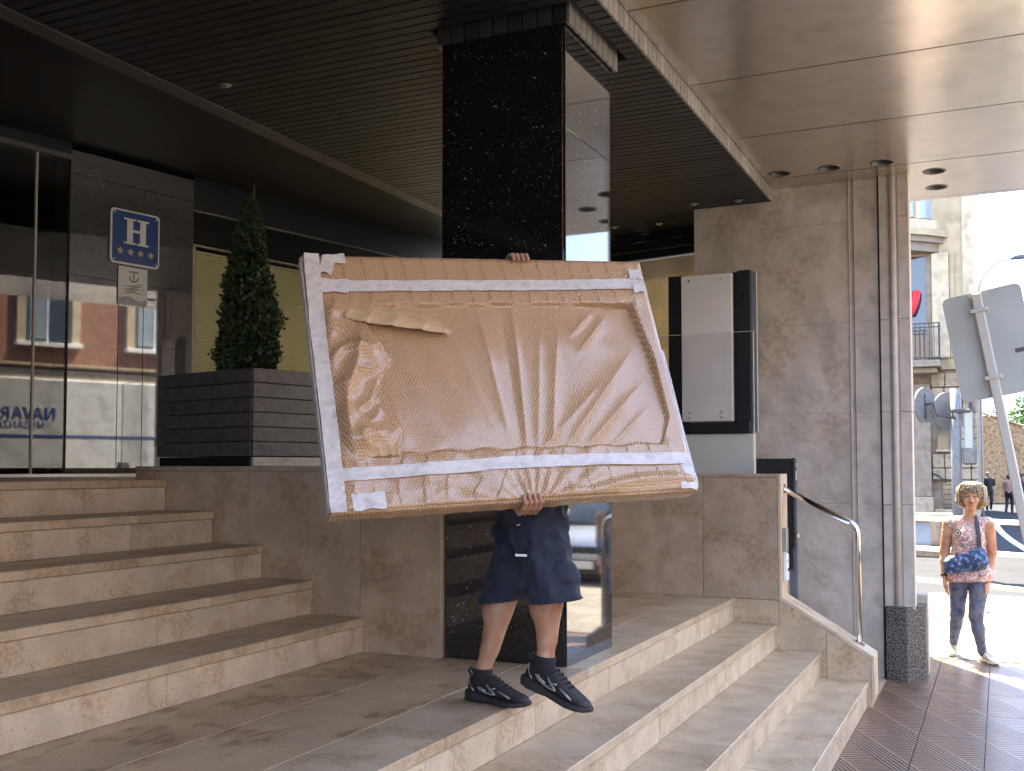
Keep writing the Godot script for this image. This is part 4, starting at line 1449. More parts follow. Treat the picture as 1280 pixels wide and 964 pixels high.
	for k in 22:
		var x := -2.4 + k * 0.42
		var yy := 4.40 - (x + 0.6) * 0.37 if x < 1.1 else 3.76 - (x - 1.1) * 0.26
		part("cap_stone", box(Vector3(0.41, 0.12, 0.66), 0.03), [M.block, M.rubble][k % 2], w, Vector3(x, yy + 0.05, -0.25), Basis(Vector3.BACK, -0.34 if x < 1.1 else -0.26))
	leafy_tree("broad_tree", "green broadleaf tree rising behind the rubble wall", Vector3(1.75, -0.12, -66), 5.9, 1.9, 5200, 61)
	# more houses that close the view beyond the frame
	var o := thing("plain_house", "plain pale house farther along the far street", "building", Vector3(14.0, 0, -64))
	span(Vector3(-6, 0, -6), Vector3(6, 9, 0), "wall", M.cream_wall, o)
	span(Vector3(-6.3, 9.0, -6.3), Vector3(6.3, 9.4, 0.3), "roof", M.block_b, o)


func leafy_tree(called: String, label: String, at: Vector3, high: float, r: float, count: int, seed_: int) -> void:
	var t := thing(called, label, "tree", at)
	part("trunk", tube([Vector3.ZERO, Vector3(0.05, high * 0.4, 0), Vector3(-0.05, high * 0.75, 0.05)], [0.16, 0.12, 0.05], 8), M.bark, t)
	for k in 5:
		var a := k * 1.26
		part("limb", tube([Vector3(0.0, high * 0.45 + k * 0.1, 0), Vector3(cos(a) * r * 0.4, high * 0.66, sin(a) * r * 0.4), Vector3(cos(a) * r * 0.7, high * 0.8, sin(a) * r * 0.7)], [0.07, 0.05, 0.02], 6), M.bark, t)
	rng.seed = seed_
	var lumps := []
	for k in 22:
		var d := Vector3(rng.randf_range(-1, 1), rng.randf_range(-0.8, 1), rng.randf_range(-1, 1)).normalized() * sqrt(rng.randf())
		lumps.append([Vector3(0, high * 0.78, 0) + d * r * Vector3(1, 0.7, 1), rng.randf_range(0.25, 0.45) * r])
	var st := st_new()
	for k in count:
		var l: Array = lumps[k % lumps.size()]
		var d := Vector3(rng.randf_range(-1, 1), rng.randf_range(-1, 1), rng.randf_range(-1, 1)).normalized()
		leaf(st, l[0] + d * l[1] * sqrt(rng.randf_range(0.3, 1.0)), rng.randf_range(0.09, 0.16), d + Vector3(0, 0.4, 0), Color(1, 1, 1) * rng.randf_range(0.6, 1.5))
	var o := part("crown", done(st), M.tree_leaf, t)
	o.set_meta("kind", "stuff")


func opposite() -> void:
	# across the street, seen mirrored in the glass and the polished stone
	var walk := setting("opposite_pavement", box(Vector3(3.0, 0.12, 60)), M.paver, "pavement on the other side of the street", Vector3(10.7, -0.06, -10))
	walk.name = "opposite_pavement"
	var b := thing("brick_building", "red brick building with white window surrounds across the street, mirrored in the glass", "building", Vector3(11.2, 0, 0))
	span(Vector3(0.1, 0, -30), Vector3(9, 8.6, 16), "wall", M.brick, b)
	span(Vector3(0.02, 0, -30), Vector3(0.099, 3.55, 16), "ground_floor", M.cream_wall, b)
	span(Vector3(-0.25, 3.56, -30), Vector3(0.098, 3.72, 16), "cornice", M.block, b, 0.02)
	span(Vector3(-0.12, 3.722, -30), Vector3(0.098, 3.98, 16), "cornice", M.cream_light, b, 0.02)
	span(Vector3(-0.2, 4.02, -30), Vector3(0.098, 4.10, 16), "cornice", M.block, b, 0.02)
	for k in 13:
		var z := -28.8 + k * 2.55
		for fl in 2:
			var y := 4.62 + fl * 3.3
			var w := part("window", box(Vector3(0.05, 1.75, 1.0)), M.window_dark, b, Vector3(0.09, y + 0.88, z))
			part("curtain", box(Vector3(0.012, 1.5, 0.42)), M.window_pale, w, Vector3(-0.03, -0.05, 0.2))
			part("sash", box(Vector3(0.03, 1.75, 0.05)), M.sign_white, w, Vector3(-0.04, 0, 0))
			for s in [-1, 1]:
				part("surround", box(Vector3(0.14, 1.95, 0.2), 0.01), M.cream_light, b, Vector3(0.05, y + 0.92, z + s * 0.62))
			part("surround", box(Vector3(0.16, 0.22, 1.5), 0.01), M.cream_light, b, Vector3(0.05, y + 1.99, z))
			part("sill", box(Vector3(0.26, 0.1, 1.5), 0.01), M.sign_white, b, Vector3(0.0, y - 0.06, z))
		span(Vector3(-0.02, 0.0, z - 0.75), Vector3(0.03, 2.7, z + 0.75), "shop_window", M.window_dark, b)
	removal_van()
	silver_car()


func wheel(parent: Node3D, at: Vector3, r: float, w: float, axis_x := true) -> void:
	var t := Basis(Vector3.BACK, PI / 2) if axis_x else Basis(Vector3.RIGHT, PI / 2)
	var o := part("wheel", lathe(PackedVector2Array([Vector2(r * 0.62, -w / 2), Vector2(r * 0.95, -w / 2), Vector2(r, -w * 0.36), Vector2(r, w * 0.36), Vector2(r * 0.95, w / 2), Vector2(r * 0.62, w / 2)]), 28), M.tyre, parent, at, t)
	part("rim", lathe(PackedVector2Array([Vector2(0.0, -w * 0.4), Vector2(r * 0.5, -w * 0.36), Vector2(r * 0.63, -w * 0.5), Vector2(r * 0.63, w * 0.5), Vector2(r * 0.5, w * 0.36), Vector2(0.0, w * 0.4)]), 20), M.silver, o)


func removal_van() -> void:
	var v := thing("removal_van", "white removal van with blue lettering, mirrored in the glass doors", "van", Vector3(2.5, -0.12, 0))
	span(Vector3(0.0, 0.62, -11.8), Vector3(2.1, 3.18, -6.2), "cargo_body", M.van, v, 0.03)
	span(Vector3(0.1, 0.42, -11.7), Vector3(2.0, 0.615, -4.5), "chassis", M.iron, v)
	var cab := PackedVector2Array([Vector2(-4.98, 0.62), Vector2(-3.1, 0.62), Vector2(-3.05, 1.25), Vector2(-3.3, 1.42), Vector2(-3.95, 2.35), Vector2(-4.98, 2.45)])
	var st := st_new()
	var m := prism(cab, 0.0, 1.95)
	part("cab", m, M.van, v, Vector3(0.05, 0, -1.2), Basis(Vector3(0, 0, 1), Vector3.UP, Vector3(1, 0, 0)))
	part("side_window", prism(PackedVector2Array([Vector2(-4.8, 1.45), Vector2(-3.5, 1.45), Vector2(-4.0, 2.2), Vector2(-4.8, 2.28)]), -0.01, 0.02), M.window_dark, v, Vector3(0.04, 0, -1.2), Basis(Vector3(0, 0, 1), Vector3.UP, Vector3(1, 0, 0)))
	for z in [-5.2, -10.2]:
		wheel(v, Vector3(0.22, 0.36, z), 0.36, 0.24)
		wheel(v, Vector3(1.88, 0.36, z), 0.36, 0.24)
	span(Vector3(-0.006, 2.25, -11.79), Vector3(0.0, 2.295, -6.21), "blue_stripe", M.van_blue, v)
	var face := Basis(Vector3(0, 0, 1), Vector3.UP, Vector3(-1, 0, 0))
	part("lettering", letters("NAVARRO", 0.185), M.van_blue, v, Vector3(-0.004, 2.62, -7.92), face)
	part("lettering", letters("MUDANZAS", 0.11, "Droid Sans", 400), M.van_blue, v, Vector3(-0.004, 2.445, -7.95), face)


func silver_car() -> void:
	var c := thing("silver_car", "silver parked car by the crossing, mirrored in the polished column", "car", Vector3(1.75, -0.12, -16.2))
	var body := []
	for s in [[2.05, 0.60, 0.30, 0.62], [2.0, 0.76, 0.22, 0.72], [1.75, 0.84, 0.18, 0.80], [1.0, 0.88, 0.18, 0.92], [0.0, 0.89, 0.18, 0.97], [-1.2, 0.88, 0.18, 0.98], [-1.8, 0.82, 0.22, 0.95], [-2.0, 0.68, 0.32, 0.85]]:
		body.append(car_ring(s[0], s[1], s[2], s[3]))
	var st := st_new(true)
	body.reverse()
	add_loft(st, body)
	part("body", done(st), M.car, c)
	var cab := []
	for s in [[-1.75, 0.66, 0.9, 1.02], [-1.25, 0.68, 0.9, 1.40], [-0.4, 0.69, 0.9, 1.47], [0.35, 0.68, 0.9, 1.40], [1.05, 0.66, 0.9, 0.98]]:
		cab.append(car_ring(s[0], s[1], s[2], s[3]))
	var st2 := st_new(true)
	add_loft(st2, cab)
	part("windows", done(st2), M.window_dark, c)
	part("roof", box(Vector3(1.1, 0.03, 1.3), 0.012), M.car, c, Vector3(0, 1.47, -0.45))
	part("bumper", box(Vector3(1.56, 0.26, 0.12), 0.05), M.sole, c, Vector3(0, 0.36, 2.02))
	part("grille", box(Vector3(0.8, 0.12, 0.05), 0.02), M.black, c, Vector3(0, 0.60, 2.03))
	for s in [-1, 1]:
		part("headlight", box(Vector3(0.34, 0.15, 0.1), 0.04), M.window_pale, c, Vector3(s * 0.58, 0.68, 1.98))
		part("fog_lamp", disc(0.06, 0.04, 16), M.chrome, c, Vector3(s * 0.6, 0.36, 2.085), Basis(Vector3.RIGHT, PI / 2))
		for z in [-1.25, 1.3]:
			wheel(c, Vector3(s * 0.80, 0.31, z), 0.31, 0.2)
	part("number_plate", box(Vector3(0.5, 0.11, 0.015), 0.003), M.sign_white, c, Vector3(0, 0.40, 2.09))


func car_ring(z: float, hw: float, lo: float, hi: float) -> PackedVector3Array:
	var p := PackedVector3Array()
	for k in 20:
		var a := TAU * k / 20
		var c := cos(a)
		var s := sin(a)
		p.append(Vector3(signf(c) * pow(absf(c), 0.5) * hw, (lo + hi) / 2 + signf(s) * pow(absf(s), 0.5) * (hi - lo) / 2, z))
	return p


func street_furniture() -> void:
	# pale red railing between the pavement and the cross street
	var a := Vector3(-1.30, 0, -14.35)
	var d := Vector3(0.845, 0, 0.535)
	var r := thing("street_railing", "faded pink and white tubular railing behind the walking woman", "railing", a, Basis(d, Vector3.UP, d.cross(Vector3.UP)))
	for y in [1.03, 0.66, 0.27]:
		part("rail", tube([Vector3(0, y, 0), Vector3(2.12, y, 0)], 0.030, 12), M.rail_paint, r)
	for x in [0.0, 1.0, 2.12]:
		part("post", tube([Vector3(x, 0, 0), Vector3(x, 1.03, 0)], 0.032, 12), M.rail_paint, r)
	# big sign seen from behind on a leaning post
	var base := Vector3(0.365, 0.0, -9.35)
	var top := Vector3(-0.166, 3.10, -9.35)
	var up := (top - base).normalized()
	var nrm := Vector3(0.10, 0.0, -1.0).normalized()
	var right := up.cross(nrm).normalized() * -1.0
	var bz := right.cross(up).normalized()
	var s := thing("back_of_sign", "large grey rectangular road sign seen from behind on a leaning pale post", "sign", base, Basis(right, up, bz))
	part("post", box(Vector3(0.074, 3.12, 0.045), 0.008), M.galva, s, Vector3(0, 1.56, 0))
	part("sign_plate", plate_y(0.60, 0.875, 0.05, 0.02), M.sign_back, s, Vector3(0.03, 2.70, -0.045))
	part("clamp", box(Vector3(0.13, 0.03, 0.06), 0.004), M.galva, s, Vector3(0, 2.98, 0.004))
	part("clamp", box(Vector3(0.13, 0.03, 0.06), 0.004), M.galva, s, Vector3(0, 2.42, 0.004))
	part("sticker", box(Vector3(0.085, 0.035, 0.002)), M.beam, s, Vector3(0.235, 2.60, -0.033))
	part("foot", disc(0.08, 0.02), M.galva, s, Vector3(0, 0.01, 0))
	# round signs on a pole beyond the railing
	var p := thing("round_sign_pole", "grey pole with two round road signs seen from behind", "sign", Vector3(-0.672, -0.12, -19.0))
	part("pole", tube([Vector3.ZERO, Vector3(0, 3.1, 0)], 0.085, 14), M.blue_grey, p)
	var t1 := Basis(Vector3.UP, 1.02) * Basis(Vector3.RIGHT, PI / 2)
	var t2 := Basis(Vector3.UP, 0.75) * Basis(Vector3.RIGHT, PI / 2)
	part("sign_disc", disc(0.30, 0.03, 40), M.blue_grey, p, Vector3(-0.468, 2.83, 0.05), t1)
	part("sign_disc", disc(0.31, 0.03, 40), M.blue_grey, p, Vector3(-0.13, 2.74, -0.14), t2)
	var ar := st_new(true)
	add_tube(ar, [Vector3(-0.47, 2.84, 0.09), Vector3(-0.33, 2.86, 0.10), Vector3(-0.29, 2.66, 0.12), Vector3(0.0, 2.6, 0.12)], 0.022, 8)
	add_tube(ar, [Vector3(-0.47, 3.02, 0.085), Vector3(-0.46, 2.6, 0.085)], 0.016, 6)
	add_tube(ar, [Vector3(-0.04, 2.6, 0.12), Vector3(-0.05, 2.9, -0.05)], 0.018, 6)
	part("bracket", done(ar), M.iron, p)
	part("sign_box", box(Vector3(0.14, 0.62, 0.10), 0.02), M.window_pale, p, Vector3(0.19, 2.40, 0.02))
	part("sign_box", box(Vector3(0.22, 0.30, 0.10), 0.03), M.blue_grey, p, Vector3(0.20, 1.98, 0.02))
	part("clamp", box(Vector3(0.30, 0.06, 0.14), 0.01), M.iron, p, Vector3(0.08, 2.72, 0.02))
	# street lamp
	var l := thing("street_lamp", "tall thin street lamp with a curved arm against the white sky", "street lamp", Vector3(-0.60, -0.12, -40.4))
	var arm := [Vector3(0, 0, 0), Vector3(0, 7.4, 0)]
	for k in 9:
		var a2 := k / 8.0 * PI / 2
		arm.append(Vector3(1.05 - 1.05 * cos(a2), 7.9 + 1.15 * sin(a2), 0))
	part("pole", tube(arm, 0.035, 8), M.galva, l)
	part("lamp_head", tube([Vector3(1.02, 9.05, 0), Vector3(1.2, 9.10, 0), Vector3(1.6, 9.12, 0), Vector3(1.8, 9.1, 0)], [0.03, 0.08, 0.09, 0.03], 8), M.blue_grey, l)


func plate_y(w: float, h: float, r: float, t: float) -> ArrayMesh:
	return rounded_plate(w, h, r, t)


# ---------------------------------------------------------------- the wrapped panel
const PC := Vector3(-1.695, 2.00525, -3.5755)
var PB := Basis(Vector3(0.70584, 0.05072, -0.70655), Vector3(-0.29601, 0.92724, -0.22936), Vector3(0.64351, 0.37104, 0.6695)).orthonormalized()
var pn := FastNoiseLite.new()
var pr_ := FastNoiseLite.new()
var folds := [[-0.060, 0.42, -0.012, -0.31, 0.016, 0.022], [0.050, 0.42, 0.030, -0.31, -0.012, 0.036], [0.105, 0.42, 0.045, -0.31, 0.020, 0.020], [0.215, 0.30, 0.085, -0.31, 0.010, 0.016], [0.285, 0.27, 0.140, -0.315, 0.017, 0.022], [0.62, 0.15, 0.190, -0.315, 0.018, 0.034], [0.61, -0.02, 0.270, -0.318, 0.016, 0.030], [0.60, -0.14, 0.37, -0.318, 0.008, 0.022], [0.30, 0.15, 0.435, 0.28, 0.014, 0.014], [0.315, 0.07, 0.485, 0.25, 0.018, 0.017], [-0.34, 0.24, -0.075, -0.31, 0.008, 0.040], [-0.44, 0.15, -0.17, -0.31, 0.008, 0.042], [-0.43, -0.03, -0.26, -0.30, 0.007, 0.034], [-0.20, 0.30, -0.05, -0.30, 0.008, 0.026], [0.45, 0.0, 0.10, -0.31, 0.010, 0.020], [-0.46, 0.05, -0.40, -0.28, 0.008, 0.02]]


func seg_dist(p: Vector2, a: Vector2, b: Vector2) -> Vector2:  # distance, place along
	var ab := b - a
	var t := clampf((p - a).dot(ab) / ab.dot(ab), 0, 1)
	return Vector2(p.distance_to(a + ab * t), t)


func wrap_height(a: float, b: float) -> float:
	var n1 := pn.get_noise_2d(a * 60.0, b * 60.0)
	var rg := pr_.get_noise_2d(a * 34.0, b * 34.0)
	var rg2 := pr_.get_noise_2d(a * 70.0 + 40.0, b * 70.0)
	var left := -0.462 + 0.030 * sin(b * 21.0) + 0.022 * pn.get_noise_2d(b * 160.0, 3.0)
	var right := 0.655 - 0.9 * maxf(0.0, -b - 0.2) * 0.55 - 0.16 * maxf(0.0, b - 0.06)
	var low := -0.306 - 0.012 * a + 0.004 * sin(a * 41.0) + 0.006 * n1
	var high := 0.303 + 0.008 * a + 0.003 * sin(a * 33.0)
	var inside := minf(minf(a - left, (right - a) * 0.75), minf(b - low, (high - b) * 1.6))
	var deep := smoothstep(-0.002, 0.006, inside)
	var h := 0.0
	# the frame: pleats on the top strip, crumples on the left, creases fanned round the lower hand
	var frame := 1.0 - deep
	var pleat := fposmod(a * 13.0 + 0.5 * pn.get_noise_2d(a * 40.0, 9.0) + (b - 0.4) * 1.2, 1.0)
	h += frame * smoothstep(0.25, 0.33, b) * (0.0045 * (pow(1.0 - pleat, 2.0)) + 0.002 * n1)
	var lefty := smoothstep(-0.40, -0.5, a) * smoothstep(-0.665, -0.60, a) * smoothstep(0.34, 0.24, absf(b))
	h += frame * lefty * (0.015 * rg + 0.030 * rg2 * (0.5 + rg) + 0.006)
	var lowm := smoothstep(-0.27, -0.34, b)
	var fan := atan2(a - 0.02, b + 0.56)
	h += frame * lowm * (0.010 * rg + 0.0026 * sin(fan * 24.0 + 2.0 * n1) * exp(-absf(a - 0.02) * 3.0) + 0.0035 * pow(1.0 - fposmod(a * 11.0 + 0.6 * n1, 1.0), 3.0) + 0.003 * rg2)
	# a slack pucker along the lower edge
	h += lowm * 0.010 * exp(-pow((b + 0.47 + 0.02 * sin(a * 9.0)) / 0.018, 2.0)) * smoothstep(-0.1, 0.3, a)
	# the sunk sheet and its folds
	h -= deep * (0.011 + 0.006 * smoothstep(0.1, 0.3, b) + 0.026 * smoothstep(0.30, 0.63, a) * smoothstep(-0.36, 0.1, b) + 0.008 * pn.get_noise_2d(a * 52.0 + b * 20.0, b * 26.0))
	for f in folds:
		var q := seg_dist(Vector2(a, b), Vector2(f[0], f[1]), Vector2(f[2], f[3]))
		if q.x < f[5] * 4.0:
			h += deep * f[4] * 0.62 * exp(-q.x / f[5] * (1.0 - 0.35 * exp(-q.x / 0.006))) * smoothstep(0.0, 0.45, q.y) * smoothstep(1.06, 0.85, q.y)
	return h


func bubble_mat() -> StandardMaterial3D:
	var w := 96
	var h := 166
	var im := Image.create(w, h, false, Image.FORMAT_RGB8)
	for y in h:
		for x in w:
			var v := 0.0
			for c in [Vector2(0, 0), Vector2(w, 0), Vector2(0, h), Vector2(w, h), Vector2(w / 2.0, h / 2.0)]:
				var d: float = (Vector2(x, y) - c).length() / (w * 0.43)
				if d < 1.0:
					v = maxf(v, pow(1.0 - d * d, 0.6))
			im.set_pixel(x, y, grey(v))
	im.bump_map_to_normal_map(14.0)
	var m := mat(rgb(0.465, 0.28, 0.14), 0.28)
	m.normal_enabled = true
	m.normal_texture = ImageTexture.create_from_image(im)
	m.normal_scale = 1.15
	m.clearcoat_enabled = true
	m.clearcoat = 0.75
	m.clearcoat_roughness = 0.2
	m.metallic_specular = 0.6
	return m


func sheet(nu: int, nv: int, f: Callable, uvs: Callable, thick := 0.0) -> ArrayMesh:
	var pos := PackedVector3Array()
	var uv := PackedVector2Array()
	for j in nv + 1:
		for i in nu + 1:
			var u := float(i) / nu
			var v := float(j) / nv
			pos.append(f.call(u, v))
			uv.append(uvs.call(u, v))
	var st := st_new(true)
	for k in pos.size():
		st.set_uv(uv[k])
		st.add_vertex(pos[k])
	for j in nv:
		for i in nu:
			var q := j * (nu + 1) + i
			for k in [q, q + nu + 1, q + nu + 2, q, q + nu + 2, q + 1]:
				st.add_index(k)
	st.generate_normals()
	st.generate_tangents()
	return st.commit()


func package() -> void:
	pn.frequency = 0.05
	pn.seed = 3
	pn.fractal_octaves = 3
	pr_.frequency = 0.05
	pr_.seed = 7
	pr_.fractal_type = FastNoiseLite.FRACTAL_RIDGED
	pr_.fractal_octaves = 2
	M.wrap = bubble_mat()
	var p := thing("wrapped_panel", "large flat panel wrapped in brown bubble wrap and white tape", "package", PC, PB)
	var W := 0.70
	var H := 0.5103
	var front := func(u: float, v: float) -> Vector3:
		# the outermost cells fold back round the edges
		var a := lerpf(-W, W, clampf((u * 292.0 - 2.0) / 288.0, 0, 1))
		var b := lerpf(-H, H, clampf((v * 216.0 - 2.0) / 212.0, 0, 1))
		var h := wrap_height(a, b)
		var e := minf(W - absf(a), H - absf(b))
		h = lerpf(-0.006, h, smoothstep(0.0, 0.016, e))
		var out := 0.002 * sin(a * 60.0) + 0.003 * pn.get_noise_2d(a * 90.0, b * 90.0)
		if u * 292.0 < 2.0 or u * 292.0 > 290.0:
			var k := maxf(2.0 - u * 292.0, u * 292.0 - 290.0)
			h -= 0.031 * k
			a += signf(a) * (0.002 + out)
		if v * 216.0 < 2.0 or v * 216.0 > 214.0:
			var k := maxf(2.0 - v * 216.0, v * 216.0 - 214.0)
			h = minf(h, -0.006 - 0.031 * k)
			b += signf(b) * (0.002 + out)
		return Vector3(a, b, h)
	part("bubble_wrap", sheet(292, 216, front, func(u, v): return Vector2(u * 110.0, v * 46.4)), M.wrap, p)
	part("backing_board", box(Vector3(1.392, 1.012, 0.014), 0.003), M.kraft, p, Vector3(0, 0, -0.066))
	part("back_wrap", box(Vector3(1.396, 1.016, 0.012), 0.005), M.kraft, p, Vector3(0, 0, -0.078))
	# white tape
	var band := func(pts: Array, wide: float, lift_: float, seed_: float) -> ArrayMesh:  # along a polyline of (a, b)
		var f := func(u: float, v: float) -> Vector3:
			var t: float = u * (pts.size() - 1)
			var i := mini(int(t), pts.size() - 2)
			var q: Vector2 = pts[i].lerp(pts[i + 1], t - i)
			var n: Vector2 = (pts[i + 1] - pts[i]).normalized().orthogonal()
			var w := wide * (1.0 + 0.06 * pn.get_noise_2d(u * 200.0, seed_))
			q += n * (v - 0.5) * w
			var hh := 0.55 * maxf(0.0, wrap_height(clampf(q.x, -0.68, 0.68), clampf(q.y, -0.49, 0.49)))
			return Vector3(q.x, q.y, lift_ + hh + 0.0030 * pr_.get_noise_2d(u * 260.0 + seed_ * 9.0, v * 40.0))
		return sheet(90, 4, f, func(u, v): return Vector2(u, v))
	part("tape", band.call([Vector2(0.692, 0.397), Vector2(0.3, 0.386), Vector2(-0.2, 0.378), Vector2(-0.66, 0.370)], 0.047, 0.007, 1.0), M.tape, p)
	part("tape", band.call([Vector2(0.697, -0.383), Vector2(0.35, -0.366), Vector2(-0.02, -0.361), Vector2(-0.35, -0.370), Vector2(-0.66, -0.376)], 0.047, 0.008, 2.0), M.tape, p)
	part("tape", band.call([Vector2(-0.678, -0.51), Vector2(-0.674, -0.2), Vector2(-0.676, 0.2), Vector2(-0.668, 0.508)], 0.056, 0.013, 3.0), M.tape, p)
	part("tape", band.call([Vector2(0.697, -0.50), Vector2(0.698, -0.2), Vector2(0.699, -0.05), Vector2(0.698, 0.09)], 0.009, 0.004, 4.0), M.tape, p)
	part("tape", box(Vector3(0.006, 1.0, 0.045), 0.002), M.tape, p, Vector3(-0.706, 0.0, -0.022))
	for q in [[-0.585, 0.487, 0.085, 0.04, 0.1], [-0.615, 0.455, 0.05, 0.06, -0.35], [0.655, 0.44, 0.055, 0.045, 0.0], [0.66, 0.38, 0.06, 0.05, 0.1], [0.672, -0.42, 0.045, 0.12, 0.12], [0.66, -0.49, 0.07, 0.03, -0.1], [-0.57, -0.475, 0.115, 0.06, 0.04], [-0.60, 0.372, 0.11, 0.056, -0.02]]:
		part("tape_patch", sheet(8, 6, func(u, v): return Vector3((u - 0.5) * q[2], (v - 0.5) * q[3] * (1.0 + 0.1 * sin(u * 9.0)), 0.0015 * pr_.get_noise_2d(u * 90.0, v * 60.0 + q[0] * 50.0)), func(u, v): return Vector2(u, v)), M.tape, p, Vector3(q[0], q[1], 0.012), Basis(Vector3.BACK, q[4]))
	# torn kraft lining curling out of the wrap
	var flap := func(top: Array, low: Array, lift_: float) -> ArrayMesh:
		var f := func(u: float, v: float) -> Vector3:
			var t := u * (top.size() - 1)
			var i := mini(int(t), top.size() - 2)
			var q: Vector2 = top[i].lerp(top[i + 1], t - i)
			var r: Vector2 = low[i].lerp(low[i + 1], t - i)
			var e := q.lerp(r, v)
			var pl := fposmod(u * 5.3, 1.0)
			return Vector3(e.x, e.y, -0.012 + lift_ * sin(v * PI * 0.62) * sin(clampf(u * 1.4, 0, 1) * PI / 2) + 0.010 * pow(pl, 3.0) * v)
		return sheet(60, 10, f, func(u, v): return Vector2(u, v))
	part("kraft_flap", flap.call([Vector2(-0.652, 0.300), Vector2(-0.53, 0.303), Vector2(-0.446, 0.301), Vector2(-0.35, 0.285), Vector2(-0.268, 0.262), Vector2(-0.21, 0.235), Vector2(-0.182, 0.20)], [Vector2(-0.652, 0.285), Vector2(-0.575, 0.246), Vector2(-0.517, 0.217), Vector2(-0.43, 0.198), Vector2(-0.34, 0.182), Vector2(-0.25, 0.166), Vector2(-0.184, 0.153)], 0.042), M.kraft, p)
	part("kraft_flap", flap.call([Vector2(-0.635, -0.285), Vector2(-0.575, -0.268), Vector2(-0.52, -0.252), Vector2(-0.472, -0.243), Vector2(-0.437, -0.262)], [Vector2(-0.635, -0.312), Vector2(-0.575, -0.312), Vector2(-0.52, -0.313), Vector2(-0.472, -0.313), Vector2(-0.437, -0.313)], 0.026), M.kraft, p)


# ---------------------------------------------------------------- people
func shoe(parent: Node3D, called: String, heel: Vector3, fwd: Vector3, up: Vector3, upper: Material, sole: Material, trim: Material, size := 1.0) -> void:
	var side := fwd.cross(up).normalized()
	var u2 := side.cross(fwd).normalized()
	var t := Transform3D(Basis(fwd.normalized(), u2, side).scaled_local(Vector3.ONE * size), heel)
	var ring := func(x: float, w: float, lo: float, hi: float, sx := 0.75) -> PackedVector3Array:
		var p := PackedVector3Array()
		for k in 18:
			var a := TAU * k / 18
			p.append(Vector3(x, (lo + hi) / 2 + signf(cos(a)) * pow(absf(cos(a)), sx) * (hi - lo) / 2, signf(sin(a)) * pow(absf(sin(a)), sx) * w))
		return p
	var st := st_new(true)
	var rings := []
	for s in [[-0.014, 0.020, 0.014, 0.040], [0.0, 0.036, 0.004, 0.048], [0.03, 0.044, 0.0, 0.046], [0.08, 0.042, 0.001, 0.040], [0.12, 0.038, 0.004, 0.032], [0.16, 0.043, 0.002, 0.030], [0.21, 0.049, 0.0, 0.029], [0.25, 0.046, 0.003, 0.029], [0.28, 0.034, 0.009, 0.031], [0.296, 0.016, 0.016, 0.031]]:
		rings.append(ring.call(s[0], s[1], s[2], s[3], 0.5))
	add_loft(st, rings)
	var root := part(called, done(st), sole, parent, t.origin, t.basis)
	var st2 := st_new(true)
	var r2 := []
	for s in [[0.0, 0.018, 0.03, 0.070], [0.012, 0.031, 0.028, 0.098], [0.035, 0.038, 0.026, 0.112], [0.07, 0.037, 0.026, 0.102], [0.105, 0.038, 0.025, 0.104], [0.13, 0.039, 0.025, 0.096], [0.165, 0.042, 0.024, 0.080], [0.20, 0.0445, 0.023, 0.065], [0.24, 0.042, 0.022, 0.053], [0.27, 0.032, 0.022, 0.045], [0.288, 0.016, 0.024, 0.037]]:
		r2.append(ring.call(s[0], s[1], s[2], s[3], 0.8))
	add_loft(st2, r2)
	part("shoe_upper", done(st2), upper, root)
	var tr := st_new(true)
	for z in [-1.0, 1.0]:
		var wide := func(x: float) -> float:
			var xs := [0.0, 0.012, 0.035, 0.07, 0.105, 0.13, 0.165, 0.20, 0.24, 0.27, 0.288]
			var ws := [0.018, 0.031, 0.036, 0.037, 0.038, 0.039, 0.042, 0.0445, 0.042, 0.032, 0.016]
			for k in 10:
				if x <= xs[k + 1]:
					return lerpf(ws[k], ws[k + 1], (x - xs[k]) / (xs[k + 1] - xs[k]))
			return 0.016
		for line in [[[0.012, 0.092], [0.020, 0.075], [0.034, 0.058], [0.046, 0.046]], [[0.045, 0.090], [0.058, 0.070], [0.078, 0.054], [0.105, 0.046], [0.135, 0.043], [0.160, 0.046]], [[0.052, 0.094], [0.066, 0.074], [0.084, 0.060], [0.108, 0.052]], [[0.112, 0.078], [0.126, 0.066], [0.142, 0.055], [0.155, 0.050]], [[0.128, 0.052], [0.142, 0.064], [0.158, 0.068]], [[0.175, 0.060], [0.205, 0.050], [0.232, 0.040]]]:
			var path := []
			for q in line:
				path.append(Vector3(q[0], q[1], z * (wide.call(q[0]) - 0.0012 - maxf(0.0, q[1] - 0.068) * 0.10)))
			add_tube(tr, path, 0.0036, 6)
	part("shoe_trim", done(tr), trim, root).set_meta("kind", "stuff")
	var lc := st_new(true)
	for k in 5:
		var x := 0.118 + k * 0.019
		var y := 0.104 - k * 0.0085
		add_tube(lc, [Vector3(x, y - 0.012, -0.024), Vector3(x + 0.003, y + 0.003, -0.010), Vector3(x + 0.003, y + 0.003, 0.010), Vector3(x, y - 0.012, 0.024)], 0.0035, 6)
	add_tube(lc, [Vector3(0.006, 0.09, 0), Vector3(-0.010, 0.115, 0), Vector3(0.002, 0.128, 0), Vector3(0.014, 0.112, 0)], 0.005, 6)
	part("shoe_lace", done(lc), M.sole if trim == M.silver else trim, root).set_meta("kind", "stuff")


func loc(a: float, b: float, c: float) -> Vector3:  # a point of the wrapped panel in the world
	return PC + PB * Vector3(a, b, c)


